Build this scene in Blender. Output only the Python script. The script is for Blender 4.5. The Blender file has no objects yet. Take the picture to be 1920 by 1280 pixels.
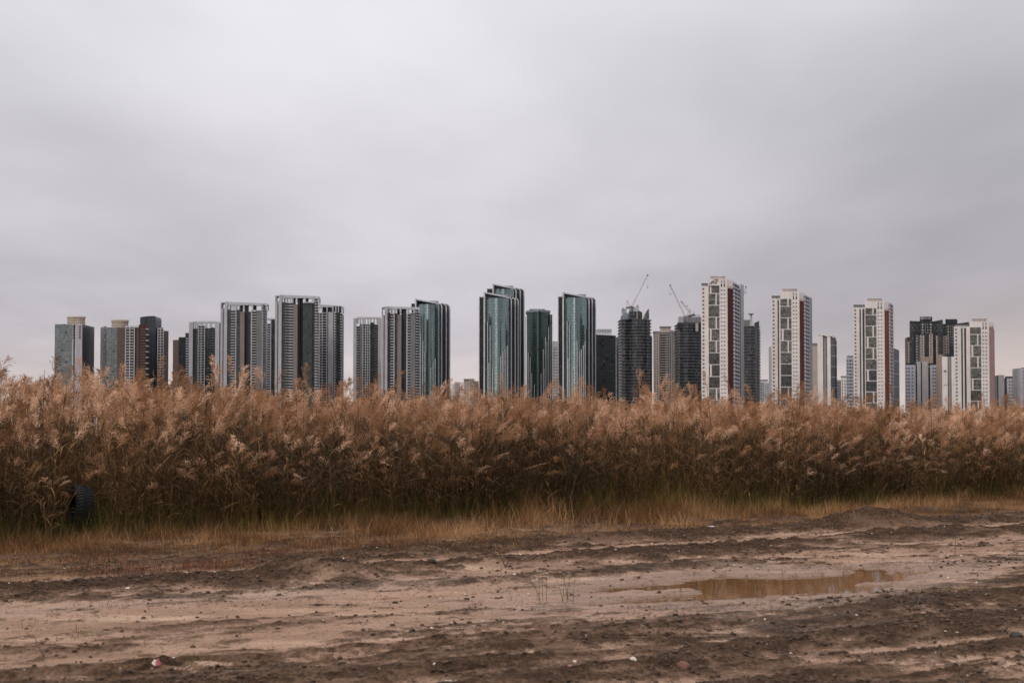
import bpy, math, random
import numpy as np
R = math.radians
random.seed(7)
scene = bpy.context.scene
COL = scene.collection

# ------------------------------------------------------------------ camera
CAMH, PITCH, F, CY = 1.6, R(1.8), 2667.0, 716.0
cam_data = bpy.data.cameras.new("camera")
cam = bpy.data.objects.new("camera", cam_data)
COL.objects.link(cam)
cam.location = (0, 0, CAMH)
cam.rotation_euler = (R(90) + PITCH, 0, 0)
cam_data.sensor_width = 36
cam_data.lens = F / 1920 * 36
cam_data.shift_y = (CY - 640) / 1920
cam_data.clip_start, cam_data.clip_end = 0.1, 30000
cam_data.dof.use_dof = True
cam_data.dof.focus_distance = 30.0
cam_data.dof.aperture_fstop = 4.0
scene.camera = cam

# ------------------------------------------------------------------ light
SUN_EL, SUN_AZ = 38.0, 215.0           # soft sun behind thick cloud, behind and left of the camera
sd = bpy.data.lights.new("sun", 'SUN')
sd.energy, sd.angle, sd.color = 1.2, R(18), (1.0, 0.90, 0.78)
sun = bpy.data.objects.new("sun", sd)
COL.objects.link(sun)
az, el = R(SUN_AZ), R(SUN_EL)
SDIR = (math.sin(az) * math.cos(el), math.cos(az) * math.cos(el), math.sin(el))
from mathutils import Vector, Matrix
sun.rotation_euler = Vector(SDIR).to_track_quat('Z', 'Y').to_euler()

vs = scene.view_settings
vs.view_transform, vs.look, vs.gamma, vs.exposure = 'Standard', 'None', 1.0, 0.0

def ray(px, py):
    u, v = (px - 960) / F, (CY - py) / F
    c, s = math.cos(PITCH), math.sin(PITCH)
    return Vector((u, c - v * s, s + v * c))
def at(px, py, Y):
    d = ray(px, py); t = Y / d.y
    return Vector((d.x * t, Y, CAMH + d.z * t))
def ground_at(px, py, z=0.0):
    d = ray(px, py); t = (z - CAMH) / d.z
    return Vector((d.x * t, d.y * t, z))

# ------------------------------------------------------------------ sky
world = bpy.data.worlds.new("World"); scene.world = world
world.use_nodes = True
nt = world.node_tree; nt.nodes.clear()
def N(t, kind, **kw):
    n = t.nodes.new(kind)
    for k, v in kw.items():
        if k == 'ins':
            for i, x in v.items():
                n.inputs[i].default_value = x
        else:
            setattr(n, k, v)
    return n
def L(t, a, b): t.links.new(a, b)
def math_(t, op, a, b=None, clamp=False):
    n = t.nodes.new('ShaderNodeMath'); n.operation = op; n.use_clamp = clamp
    for i, x in enumerate((a, b)):
        if x is None: continue
        if isinstance(x, (int, float)): n.inputs[i].default_value = x
        else: t.links.new(x, n.inputs[i])
    return n.outputs[0]
def mixc(t, fac, a, b, mode='MIX'):
    n = t.nodes.new('ShaderNodeMix'); n.data_type = 'RGBA'; n.blend_type = mode
    for i, x in ((0, fac), (6, a), (7, b)):
        if isinstance(x, (int, float)): n.inputs[i].default_value = x
        elif isinstance(x, tuple): n.inputs[i].default_value = (*x, 1) if len(x) == 3 else x
        else: t.links.new(x, n.inputs[i])
    return n.outputs[2]
def ramp(t, fac, stops, interp='LINEAR'):
    n = t.nodes.new('ShaderNodeValToRGB'); n.color_ramp.interpolation = interp
    e = n.color_ramp.elements
    while len(e) < len(stops): e.new(0.5)
    for i, (p, c) in enumerate(stops):
        e[i].position = p
        e[i].color = (*c, 1) if isinstance(c, tuple) else (c, c, c, 1)
    t.links.new(fac, n.inputs[0])
    return n.outputs[0]

SKYS = 0.1
sky = N(nt, 'ShaderNodeTexSky', sky_type='NISHITA', sun_disc=False, sun_elevation=el, sun_rotation=az, air_density=1.5, dust_density=4.0)
tc = N(nt, 'ShaderNodeTexCoord')
sep = N(nt, 'ShaderNodeSeparateXYZ'); L(nt, tc.outputs['Generated'], sep.inputs[0])
zc = math_(nt, 'MAXIMUM', sep.outputs[2], 0.0)
grad = ramp(nt, zc, [(0.0, (0.76, 0.64, 0.57)), (0.03, (0.64, 0.57, 0.56)), (0.065, (0.545, 0.515, 0.555)), (0.10, (0.54, 0.515, 0.565)), (0.17, (0.60, 0.58, 0.615)),
                     (0.26, (0.66, 0.65, 0.68)), (0.5, (1.0, 0.98, 0.99)), (1.0, (1.75, 1.70, 1.70))])
# cloud layer seen in perspective: direction projected on a plane overhead
den = math_(nt, 'ADD', zc, 0.10)
cx = math_(nt, 'DIVIDE', sep.outputs[0], den); cyy = math_(nt, 'DIVIDE', sep.outputs[1], den)
comb = N(nt, 'ShaderNodeCombineXYZ'); L(nt, cx, comb.inputs[0]); L(nt, cyy, comb.inputs[1])
def cloudnoise(scale, det, rough, off, stretch=(1, 1, 1)):
    m = N(nt, 'ShaderNodeMapping'); m.inputs['Location'].default_value = off; m.inputs['Scale'].default_value = stretch
    L(nt, comb.outputs[0], m.inputs[0])
    n = N(nt, 'ShaderNodeTexNoise'); n.inputs['Scale'].default_value = scale
    n.inputs['Detail'].default_value = det; n.inputs['Roughness'].default_value = rough
    L(nt, m.outputs[0], n.inputs[0]); return n.outputs[0]
n1 = cloudnoise(0.5, 3, 0.45, (3.1, 1.7, 0), (1.6, 1.0, 1))
n2 = cloudnoise(1.3, 5, 0.5, (8.0, 2.0, 0), (1.7, 0.8, 1))
c1 = ramp(nt, n1, [(0.3, 0.99), (0.7, 1.17)], 'EASE')
c2 = ramp(nt, n2, [(0.3, 0.95), (0.7, 1.05)], 'EASE')
cl = mixc(nt, 1.0, mixc(nt, 1.0, grad, (1.02, 1.015, 1.02), 'MULTIPLY'), c1, 'MULTIPLY'); cl = mixc(nt, 1.0, cl, c2, 'MULTIPLY')
def lobe(d, power, amt):
    global cl
    d = Vector(d).normalized()
    dn = N(nt, 'ShaderNodeVectorMath', operation='DOT_PRODUCT'); L(nt, tc.outputs['Generated'], dn.inputs[0]); dn.inputs[1].default_value = d
    v = math_(nt, 'POWER', math_(nt, 'MAXIMUM', dn.outputs['Value'], 0.0), power)
    v = math_(nt, 'ADD', math_(nt, 'MULTIPLY', v, amt), 1.0)
    cl = mixc(nt, 1.0, cl, v, 'MULTIPLY')
lobe(ray(620, 60), 40, 0.09)           # thin bright patch of cloud
lobe(ray(2000, 360), 60, -0.27)         # thicker darker cloud to the right
lobe(ray(1500, 480), 120, -0.05)
lobe(ray(-250, 560), 60, -0.12)
lobe((-0.30, -0.95, 0.10), 45, 3.4)
lobe((0.0, -1.0, -0.1), 2.5, -0.5)   # the low sky behind the camera is heavier
dn = N(nt, 'ShaderNodeVectorMath', operation='DOT_PRODUCT'); L(nt, tc.outputs['Generated'], dn.inputs[0]); dn.inputs[1].default_value = ray(2050, 735).normalized()
cl = mixc(nt, math_(nt, 'MULTIPLY', math_(nt, 'POWER', math_(nt, 'MAXIMUM', dn.outputs['Value'], 0.0), 220), math_(nt, 'SUBTRACT', 1.0, math_(nt, 'MULTIPLY', zc, 9.0), True)), cl, (0.72, 0.58, 0.52))   # thin warm gap over the horizon  # glow of the hidden sun
skyc = mixc(nt, 0.93, sky.outputs[0], mixc(nt, 1.0, cl, (1 / SKYS, 1 / SKYS, 1 / SKYS), 'MULTIPLY'))
bg = N(nt, 'ShaderNodeBackground'); bg.inputs[1].default_value = SKYS; L(nt, skyc, bg.inputs[0])
L(nt, bg.outputs[0], N(nt, 'ShaderNodeOutputWorld').inputs[0])

# ------------------------------------------------------------------ helpers
def mat_new(name):
    m = bpy.data.materials.new(name); m.use_nodes = True
    t = m.node_tree; p = t.nodes['Principled BSDF']
    return m, t, p
def paint(name, col, rough=0.75, var=0.16, scale=0.12, streak=0.18, spec=0.3):
    """painted concrete: patches, rain streaks"""
    m, t, p = mat_new(name)
    g = N(t, 'ShaderNodeNewGeometry')
    mp = N(t, 'ShaderNodeMapping'); L(t, g.outputs['Position'], mp.inputs[0])
    n = N(t, 'ShaderNodeTexNoise'); n.inputs['Scale'].default_value = scale; n.inputs['Detail'].default_value = 5
    L(t, g.outputs['Position'], n.inputs[0])
    mp.inputs['Scale'].default_value = (0.9, 0.9, 0.03)
    n2 = N(t, 'ShaderNodeTexNoise'); n2.inputs['Scale'].default_value = 1.0; n2.inputs['Detail'].default_value = 3
    L(t, mp.outputs[0], n2.inputs[0])
    a = ramp(t, n.outputs[0], [(0.3, 1 - var), (0.7, 1.0)])
    b = ramp(t, n2.outputs[0], [(0.35, 1 - streak), (0.6, 1.0)])
    c = mixc(t, 1.0, mixc(t, 1.0, col, a, 'MULTIPLY'), b, 'MULTIPLY')
    L(t, c, p.inputs['Base Color'])
    p.inputs['Roughness'].default_value = rough
    p.inputs['Specular IOR Level'].default_value = spec
    return m
def curtain(name, cols, pw=1.6, ph=3.0, mull=(0.10, 0.11, 0.12), mw=0.16, metallic=0.0, rough=0.12, spec=0.5, tilt=0.02, dark=0.12, band=None):
    """panes of glass between mullions, laid out in metres on the wall's own UV"""
    m, t, p = mat_new(name)
    uv = N(t, 'ShaderNodeUVMap'); s = N(t, 'ShaderNodeSeparateXYZ'); L(t, uv.outputs[0], s.inputs[0])
    u = math_(t, 'DIVIDE', s.outputs[0], pw); v = math_(t, 'DIVIDE', s.outputs[1], ph)
    fu, fv = math_(t, 'FRACT', u), math_(t, 'FRACT', v)
    cc = N(t, 'ShaderNodeCombineXYZ'); L(t, math_(t, 'FLOOR', u), cc.inputs[0]); L(t, math_(t, 'FLOOR', v), cc.inputs[1])
    wn = N(t, 'ShaderNodeTexWhiteNoise', noise_dimensions='2D'); L(t, cc.outputs[0], wn.inputs[0])
    pane = ramp(t, wn.outputs[0], cols)
    odd = math_(t, 'LESS_THAN', wn.outputs[0], dark * 0.25)
    pane = mixc(t, odd, pane, tuple(x * 0.25 for x in cols[0][1]))
    lu = math_(t, 'LESS_THAN', fu, mw / pw); lv = math_(t, 'LESS_THAN', fv, (band or mw) / ph)
    line = math_(t, 'MAXIMUM', lu, lv)
    L(t, mixc(t, line, pane, mull), p.inputs['Base Color'])
    p.inputs['Metallic'].default_value = 0
    L(t, math_(t, 'MULTIPLY', math_(t, 'SUBTRACT', 1.0, line), metallic), p.inputs['Metallic'])
    L(t, math_(t, 'ADD', math_(t, 'MULTIPLY', line, 0.4), rough), p.inputs['Roughness'])
    p.inputs['Specular IOR Level'].default_value = spec
    g = N(t, 'ShaderNodeNewGeometry')
    v1 = N(t, 'ShaderNodeVectorMath', operation='SUBTRACT'); L(t, wn.outputs[1], v1.inputs[0]); v1.inputs[1].default_value = (0.5, 0.5, 0.5)
    v2 = N(t, 'ShaderNodeVectorMath', operation='SCALE'); L(t, v1.outputs[0], v2.inputs[0]); v2.inputs['Scale'].default_value = tilt
    v3 = N(t, 'ShaderNodeVectorMath', operation='ADD'); L(t, v2.outputs[0], v3.inputs[0]); L(t, g.outputs['Normal'], v3.inputs[1])
    v4 = N(t, 'ShaderNodeVectorMath', operation='NORMALIZE'); L(t, v3.outputs[0], v4.inputs[0])
    L(t, v4.outputs[0], p.inputs['Normal'])
    return m

class MB:
    def __init__(s): s.v, s.f, s.uv = [], [], []
    def quad(s, a, b, c, d, uv=((0, 0), (1, 0), (1, 1), (0, 1))):
        i = len(s.v); s.v += [tuple(a), tuple(b), tuple(c), tuple(d)]; s.f.append((i, i + 1, i + 2, i + 3)); s.uv += list(uv)
    def poly(s, pts):
        i = len(s.v); s.v += [tuple(p) for p in pts]; s.f.append(tuple(range(i, i + len(pts)))); s.uv += [(p[0], p[1]) for p in pts]
    def prism(s, pts, z0, z1, u0=0.0):
        """pts: plan outline, counter-clockwise seen from above (front edge runs left to right)"""
        n = len(pts); u = u0
        for i in range(n):
            a, b = pts[i], pts[(i + 1) % n]
            l = math.hypot(b[0] - a[0], b[1] - a[1])
            za = z1[i] if isinstance(z1, (list, tuple)) else z1
            zb = z1[(i + 1) % n] if isinstance(z1, (list, tuple)) else z1
            s.quad((*a, z0), (*b, z0), (*b, zb), (*a, za), ((u, z0), (u + l, z0), (u + l, zb), (u, za)))
            u += l
        zt = [z1[i] if isinstance(z1, (list, tuple)) else z1 for i in range(n)]
        s.poly([(*pts[i], zt[i]) for i in range(n)])
        s.poly([(*pts[i], z0) for i in reversed(range(n))])
    def box(s, c, sx, sy, sz, rz=0.0):
        ca, sa = math.cos(rz), math.sin(rz)
        P = [(c[0] + x * ca - y * sa, c[1] + x * sa + y * ca) for x, y in ((-sx / 2, -sy / 2), (sx / 2, -sy / 2), (sx / 2, sy / 2), (-sx / 2, sy / 2))]
        s.prism(P, c[2] - sz / 2, c[2] + sz / 2)
    def bar(s, a, b, r, n=4):
        a, b = Vector(a), Vector(b); d = (b - a).normalized()
        x = d.cross(Vector((0.3, 0.9, 0.2))).normalized(); y = d.cross(x)
        ring = [(x * math.cos(2 * math.pi * (k + .5) / n) + y * math.sin(2 * math.pi * (k + .5) / n)) * r for k in range(n)]
        for k in range(n):
            p, q = ring[k], ring[(k + 1) % n]
            s.quad(a + p, a + q, b + q, b + p)
        s.poly([b + p for p in ring]); s.poly([a + p for p in reversed(ring)])
    def build(s, name, mat, parent=None, org=None, smooth=False):
        me = bpy.data.meshes.new(name)
        o = Vector(org) if org is not None else (parent.location.copy() if parent else Vector((0, 0, 0)))
        if parent and parent.get('_off'): o = Vector(parent['_off'])
        me.from_pydata([(x - o[0], y - o[1], z - o[2]) for x, y, z in s.v], [], s.f)
        ul = me.uv_layers.new(name='UVMap')
        ul.data.foreach_set('uv', [c for p in s.uv for c in p])
        me.materials.append(mat)
        if smooth: me.polygons.foreach_set('use_smooth', [True] * len(me.polygons))
        ob = bpy.data.objects.new(name, me); COL.objects.link(ob)
        if parent: ob.parent = parent
        else: ob.location = o
        return ob
def tag(o, label=None, cat=None, group=None, kind=None):
    if label: o['label'] = label
    if cat: o['category'] = cat
    if group: o['group'] = group
    if kind: o['kind'] = kind
    return o
def empty(name, loc, label, cat, group=None):
    o = bpy.data.objects.new(name, None); COL.objects.link(o); o.location = loc; o.empty_display_size = 0.1
    return tag(o, label, cat, group)
UNIT = {}
def unit_box(mat):
    if mat.name not in UNIT:
        b = MB(); b.box((0, 0, 0), 1, 1, 1)
        me = bpy.data.meshes.new('unit_' + mat.name)
        me.from_pydata(b.v, [], b.f); me.materials.append(mat); UNIT[mat.name] = me
    return UNIT[mat.name]

# ------------------------------------------------------------------ building materials
M = {}
M['white'] = paint('white_render', (0.50, 0.505, 0.545))
M['whiteblue'] = paint('cool_white_render', (0.46, 0.475, 0.54))
M['pinkwhite'] = paint('warm_white_render', (0.78, 0.73, 0.72), streak=0.12)
M['lilac'] = paint('pale_lilac_render', (0.43, 0.425, 0.475))
M['beige'] = paint('beige_render', (0.44, 0.375, 0.345))
M['cream'] = paint('cream_stone', (0.60, 0.50, 0.43))
M['gray'] = paint('grey_render', (0.19, 0.19, 0.20))
M['midgray'] = paint('mid_grey_render', (0.32, 0.31, 0.33))
M['palegray'] = paint('pale_grey_render', (0.42, 0.41, 0.43))
M['darkgray'] = paint('charcoal_render', (0.055, 0.057, 0.063))
M['shadow'] = paint('recess_shade_and_black_paint', (0.03, 0.032, 0.038))  # near-black with recess shade put into the colour; also dark roofs and storeys
M['brownpier'] = paint('taupe_render', (0.22, 0.19, 0.18))
M['brick'] = paint('brown_brick', (0.10, 0.06, 0.05))
M['redbrown'] = paint('red_brown_cladding', (0.095, 0.035, 0.027))
M['maroon'] = paint('maroon_render', (0.085, 0.02, 0.02), streak=0.1)
M['darkred'] = paint('dark_red_render', (0.115, 0.03, 0.025), streak=0.1)
M['roofwarm'] = paint('warm_grey_render', (0.42, 0.37, 0.36))
M['orangered'] = paint('orange_red_render', (0.20, 0.058, 0.034), streak=0.1)
M['dustypink'] = paint('dusty_pink_render', (0.40, 0.26, 0.25), streak=0.1)
M['tan'] = paint('tan_stone', (0.35, 0.27, 0.23))
M['steel'] = paint('grey_steel', (0.30, 0.31, 0.33), rough=0.45)
M['trim'] = paint('pale_aluminium_trim', (0.58, 0.59, 0.64), rough=0.4, streak=0.05)
M['concrete'] = paint('raw_concrete', (0.24, 0.235, 0.235))
M['slab'] = paint('floor_slab_edge', (0.15, 0.155, 0.165))
M['winpane'] = curtain('window_pane', [(0.0, (0.012, 0.013, 0.016)), (0.7, (0.03, 0.032, 0.036)), (1.0, (0.09, 0.09, 0.095))], 1, 1, rough=0.15)
M['navy'] = curtain('navy_glass', [(0.0, (0.022, 0.028, 0.038)), (1.0, (0.035, 0.042, 0.055))], 1.5, 3, mull=(0.02, 0.024, 0.032), mw=0.12, rough=0.3, spec=0.35)
M['hotel'] = curtain('grey_green_glass', [(0.0, (0.075, 0.095, 0.10)), (0.6, (0.105, 0.13, 0.135)), (1.0, (0.18, 0.195, 0.19))], 2.2, 3.1, mull=(0.16, 0.18, 0.18), mw=0.28, rough=0.18, dark=0.14, metallic=0.25)
M['hoteldark'] = curtain('speckled_dark_glass', [(0.0, (0.018, 0.022, 0.028)), (0.82, (0.03, 0.036, 0.04)), (0.86, (0.4, 0.4, 0.4)), (1.0, (0.5, 0.5, 0.5))], 1.4, 2.6, mull=(0.02, 0.024, 0.03), mw=0.5, rough=0.2, dark=0.5)
M['dglass'] = curtain('dark_green_glass', [(0.0, (0.02, 0.028, 0.03)), (0.8, (0.03, 0.042, 0.045)), (1.0, (0.06, 0.075, 0.075))], 1.5, 3.0, mull=(0.035, 0.042, 0.045), mw=0.18, rough=0.22, spec=0.4)
M['kglass'] = curtain('black_glass', [(0.0, (0.012, 0.014, 0.018)), (0.85, (0.022, 0.026, 0.03)), (1.0, (0.07, 0.075, 0.08))], 1.6, 3.0, mull=(0.03, 0.032, 0.036), mw=0.2, rough=0.25, spec=0.35)
M['teal'] = curtain('teal_mirror_glass', [(0.0, (0.21, 0.285, 0.295)), (0.5, (0.24, 0.32, 0.32)), (1.0, (0.30, 0.38, 0.37))], 1.9, 3.2, mull=(0.08, 0.115, 0.12), mw=0.32, metallic=0.95, rough=0.07, tilt=0.008, dark=0.03, band=0.4)
M['greenglass'] = curtain('bottle_green_mirror_glass', [(0.0, (0.045, 0.075, 0.07)), (1.0, (0.08, 0.115, 0.105))], 1.6, 3.2, mull=(0.03, 0.045, 0.045), mw=0.25, metallic=0.85, rough=0.14, tilt=0.035, dark=0.05)
M['slimglass'] = curtain('dark_teal_glass', [(0.0, (0.035, 0.06, 0.066)), (1.0, (0.055, 0.085, 0.09))], 1.6, 3.2, mull=(0.02, 0.025, 0.03), mw=0.2, rough=0.25, spec=0.4)
M['plum'] = curtain('plum_louvre_wall', [(0.0, (0.055, 0.05, 0.06)), (1.0, (0.07, 0.065, 0.078))], 40, 1.6, mull=(0.02, 0.02, 0.026), mw=0.5, rough=0.5)
M['office'] = curtain('black_office_glass', [(0.0, (0.018, 0.022, 0.026)), (0.9, (0.025, 0.03, 0.034)), (1.0, (0.05, 0.055, 0.06))], 2.4, 3.8, mull=(0.010, 0.012, 0.014), mw=0.35, rough=0.3, spec=0.3, dark=0.3)
M['tealoffice'] = curtain('teal_office_glass', [(0.0, (0.05, 0.09, 0.10)), (1.0, (0.07, 0.115, 0.12))], 2.4, 3.8, mull=(0.03, 0.05, 0.055), mw=0.3, rough=0.3)
M['cglass'] = curtain('unfinished_tower_glass', [(0.0, (0.018, 0.022, 0.028)), (0.7, (0.035, 0.04, 0.048)), (1.0, (0.10, 0.115, 0.13))], 2.0, 3.4, mull=(0.05, 0.055, 0.06), mw=0.2, rough=0.25, metallic=0.2)
M['bluesheet'] = curtain('pale_blue_glass', [(0.0, (0.16, 0.2, 0.25)), (1.0, (0.27, 0.32, 0.37))], 2.2, 3.4, mull=(0.12, 0.14, 0.17), mw=0.4, rough=0.25, metallic=0.2)
M['browngrid'] = curtain('brown_window_grid', [(0.0, (0.03, 0.022, 0.02)), (1.0, (0.06, 0.045, 0.04))], 2.6, 2.9, mull=(0.12, 0.075, 0.065), mw=0.7, rough=0.4, band=0.9)
M['beigegrid'] = curtain('beige_window_grid', [(0.0, (0.04, 0.04, 0.045)), (1.0, (0.09, 0.085, 0.085))], 2.8, 2.9, mull=(0.36, 0.30, 0.275), mw=1.1, rough=0.5, band=1.1)
M['ornate'] = curtain('charcoal_window_grid', [(0.0, (0.02, 0.026, 0.034)), (0.75, (0.035, 0.042, 0.052)), (1.0, (0.13, 0.13, 0.13))], 1.7, 2.9, mull=(0.028, 0.034, 0.042), mw=0.5, rough=0.4, band=0.8)
M['ornatelight'] = curtain('grey_window_grid', [(0.0, (0.25, 0.24, 0.23)), (1.0, (0.45, 0.43, 0.40))], 2.6, 2.9, mull=(0.035, 0.04, 0.048), mw=0.7, rough=0.5, band=1.6)
M['panel'] = curtain('grey_panel_with_small_windows', [(0.0, (0.10, 0.10, 0.098)), (0.75, (0.115, 0.113, 0.112)), (0.8, (0.2, 0.2, 0.19)), (1.0, (0.24, 0.24, 0.23))], 1.7, 1.45, mull=(0.105, 0.103, 0.102), mw=0.55, rough=0.6, dark=0.5, band=0.4)
M['paneldark'] = curtain('charcoal_panel_with_small_windows', [(0.0, (0.055, 0.058, 0.062)), (0.8, (0.065, 0.068, 0.07)), (1.0, (0.12, 0.12, 0.12))], 1.7, 1.45, mull=(0.06, 0.062, 0.066), mw=0.55, rough=0.6, dark=0.5, band=0.4)
M['cranepaint'] = paint('faded_red_white_crane_paint', (0.42, 0.30, 0.30), rough=0.5)
M['cranedark'] = paint('crane_grey_steel', (0.12, 0.11, 0.12), rough=0.5)
M['signdark'] = paint('dark_sign_paint', (0.035, 0.03, 0.03))
M['signred'] = paint('faded_red_sign_paint', (0.26, 0.14, 0.14))
M['signwhite'] = paint('white_sign_paint', (0.6, 0.62, 0.62))

class Bld:
    """one building; strips are placed by the photo column they cover at the building's real distance"""
    def __init__(s, name, label, Y, px, cat='tower', group=None, fl=3.0):
        p = at(px, 690, Y)
        s.Y, s.fl = Y, fl
        s.root = empty(name, (p.x, Y, 0), label, cat, group)
        s.cnt = {}
    def X(s, px, dy=0.0): return at(px, 690, s.Y + dy).x
    def Z(s, py, dy=0.0): return at(960, py, s.Y + dy).z
    def P(s, px, dy=0.0): return (s.X(px, dy), s.Y + dy)
    def vol(s, a, b, top, mat, part, r=0.0, r2=None, depth=18.0, bot=None, top2=None):
        """solid strip from column a to column b; r, r2 = how far its front edge lies behind the building line"""
        r2 = r if r2 is None else r2
        p0, p1 = s.P(a, r), s.P(b, r2)
        rb = max(r, r2) + depth
        # the end that turns towards the viewer's side tapers back a little, as these angular plans do
        k1 = (s.Y + rb) / p1[1] if p1[0] < 0 else 1.0
        k0 = (s.Y + rb) / p0[1] if p0[0] > 0 else 1.0
        q1, q0 = (p1[0] * k1, s.Y + rb), (p0[0] * k0, s.Y + rb)
        z0 = 0.0 if bot is None else s.Z(bot, r)
        z1 = s.Z(top, r); z2 = z1 if top2 is None else s.Z(top2, r2)
        m = MB(); m.prism([p0, p1, q1, q0], z0, [z1, z2, z2, z1])
        return m.build(part, M[mat], s.root)
    def face(s, a, b, r, r2):
        p0, p1 = Vector((*s.P(a, r), 0)), Vector((*s.P(b, r2), 0))
        d = p1 - p0; l = d.length; d.normalize()
        return p0, d, Vector((d.y, -d.x, 0)), l, math.atan2(d.y, d.x)
    def item(s, part, mat, c, size, rz, cap=100):
        k = s.cnt.get(part, 0)
        if k < cap:
            o = bpy.data.objects.new(part, unit_box(M[mat])); COL.objects.link(o); o.parent = s.root
            o.location = Vector(c) - s.root.location; o.scale = size; o.rotation_euler = (0, 0, rz)
        else:
            s.rest = getattr(s, 'rest', {})
            s.rest.setdefault((part, mat), MB()).box(c, *size, rz)
        s.cnt[part] = k + 1
    def done(s):
        for (part, mat), m in getattr(s, 'rest', {}).items():
            m.build(part, M[mat], s.root)['kind'] = 'stuff'
        s.rest = {}
    def balc(s, a, b, top, r=0.0, r2=None, out=1.3, h=0.95, mat='white', bot=775, part='balcony', fl=None, posts=(), pw=0.6, slant=0.0, one=True):
        r2 = r if r2 is None else r2; fl = fl or s.fl
        p0, d, n, l, rz = s.face(a, b, r, r2)
        z, zb = s.Z(top, r), max(2.0, s.Z(bot, r))
        m = MB()
        zz = z - h / 2
        while zz > zb:
            c = p0 + d * (l / 2) + n * (out / 2 + 0.02); c.z = zz
            if part == 'balcony': s.item(part, mat, c, (l - 0.06, out, h), rz)
            else: m.box(c, l - 0.06, out, h, rz)
            zz -= fl
        if m.v: m.build(part, M[mat], s.root)
        for i, f in enumerate(posts):
            m = MB(); c = p0 + d * (l * f) + n * (out / 2 + 0.12); c.z = z / 2
            m.box(c, pw, out, z, rz); m.build('post', M[mat], s.root)
    def wins(s, a, b, top, cols, w=1.3, h=1.3, r=0.0, r2=None, bot=765, mat='winpane', part='window', fl=None, skip=()):
        r2 = r if r2 is None else r2; fl = fl or s.fl
        p0, d, n, l, rz = s.face(a, b, r, r2)
        z, zb, k = s.Z(top, r) - fl * 0.5, max(2.0, s.Z(bot, r)), 0
        while z > zb:
            for ci, f in enumerate(cols):
                if (k, ci) in skip: continue
                c = p0 + d * (l * f) + n * 0.02; c.z = z
                s.item(part, mat, c, (w, 0.24, h), rz)
            z -= fl; k += 1
    def crown(s, a, b, top, thick=3.0, posts=(), ptop=None, pbot=None, r=-0.6, depth=11.0, mat='white', pw=1.1, back=True, top2=None, r2=None):
        """roof frame: a beam ring on posts, open to the sky below it"""
        m = MB(); r2 = r if r2 is None else r2
        z1 = s.Z(top, r); z2 = s.Z(top2, r2) if top2 else z1
        A, B_ = s.P(a, r), s.P(b, r2); w = 2.0; rb = max(r, r2) + depth
        C_, D = (B_[0], s.Y + rb), (A[0], s.Y + rb)
        def beam(p, q, za, zb, inx, iny):
            pts = [p, q, (q[0] + inx, q[1] + iny), (p[0] + inx, p[1] + iny)]
            m.prism(pts, min(za, zb) - thick * 0.75, [za, zb, zb, za])
        beam(A, B_, z1, z2, 0, w); beam((D[0], D[1] - w), (C_[0], C_[1] - w), z1, z2, 0, w)
        if thick > 1.5:
            for (p, sg, zz) in ((A, 1, z1), (B_, -1, z2)): m.box((p[0] + sg * 0.9, (p[1] + s.Y + rb) / 2, zz - thick * 0.4), 1.2, s.Y + rb - p[1] - 0.3, thick * 0.6)
        m.build('roof_frame', M[mat], s.root)
        for px in posts:
            zb = s.Z(pbot, r)
            zt = z1 - thick * 0.75 - 0.05
            for rr in ((r + 1.0, rb - 1.0) if back else (r + 1.0,)):
                m = MB(); m.box((s.X(px, r), s.Y + rr, (zb + zt) / 2), pw, 1.6, zt - zb); m.build('roof_post', M[mat], s.root)

# ================================================================== the skyline, left to right
TOWERS = 'towers of the skyline beyond the reeds'
def drum(b, a, c, top, bot, r):
    """stone drum of ribs with an overhanging round cap"""
    x0, x1 = b.X(a, r), b.X(c, r); cx = (x0 + x1) / 2; rad = (x1 - x0) / 2; z1, z0 = b.Z(top, r), b.Z(bot, r)
    def ring(rr, za, zb, m, n=28):
        pts = [(cx + rr * math.cos(2 * math.pi * k / n), b.Y + r + rad + rr * 0.8 * math.sin(2 * math.pi * k / n)) for k in range(n)]
        m.prism(pts, za, zb)
    m = MB(); ring(rad * 0.9, z0 - 2, z1 - 1.6, m); m.build('roof_drum', M['brownpier'], b.root)
    m = MB(); h = z1 - z0
    for k in range(4): ring(rad * 0.93 + 0.1 * (k % 2), z0 + h * (0.05 + 0.2 * k), z0 + h * (0.05 + 0.2 * k) + h * 0.11, m)
    m.build('drum_rib', M['cream'], b.root)
    m = MB(); ring(rad, z1 - 1.5, z1, m); m.build('drum_cap', M['cream'], b.root)
def glyphs(b, pxs, pys, size, mat, r, part='sign_letter', seed=1):
    rnd = random.Random(seed)
    for (px, py) in zip(pxs, pys):
        m = MB(); cx, cz = b.X(px, r), b.Z(py, r); y = b.Y + r - 0.3; t = size * 0.2
        for k in range(3):
            if rnd.random() < 0.8: m.box((cx, y, cz + (k - 1) * size * 0.42), size * rnd.uniform(0.6, 1), 0.3, t)
        m.box((cx + rnd.choice((-.42, -.42, 0)) * size, y - 0.01, cz), t, 0.28, size)
        m.build(part, M[mat], b.root)

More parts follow.
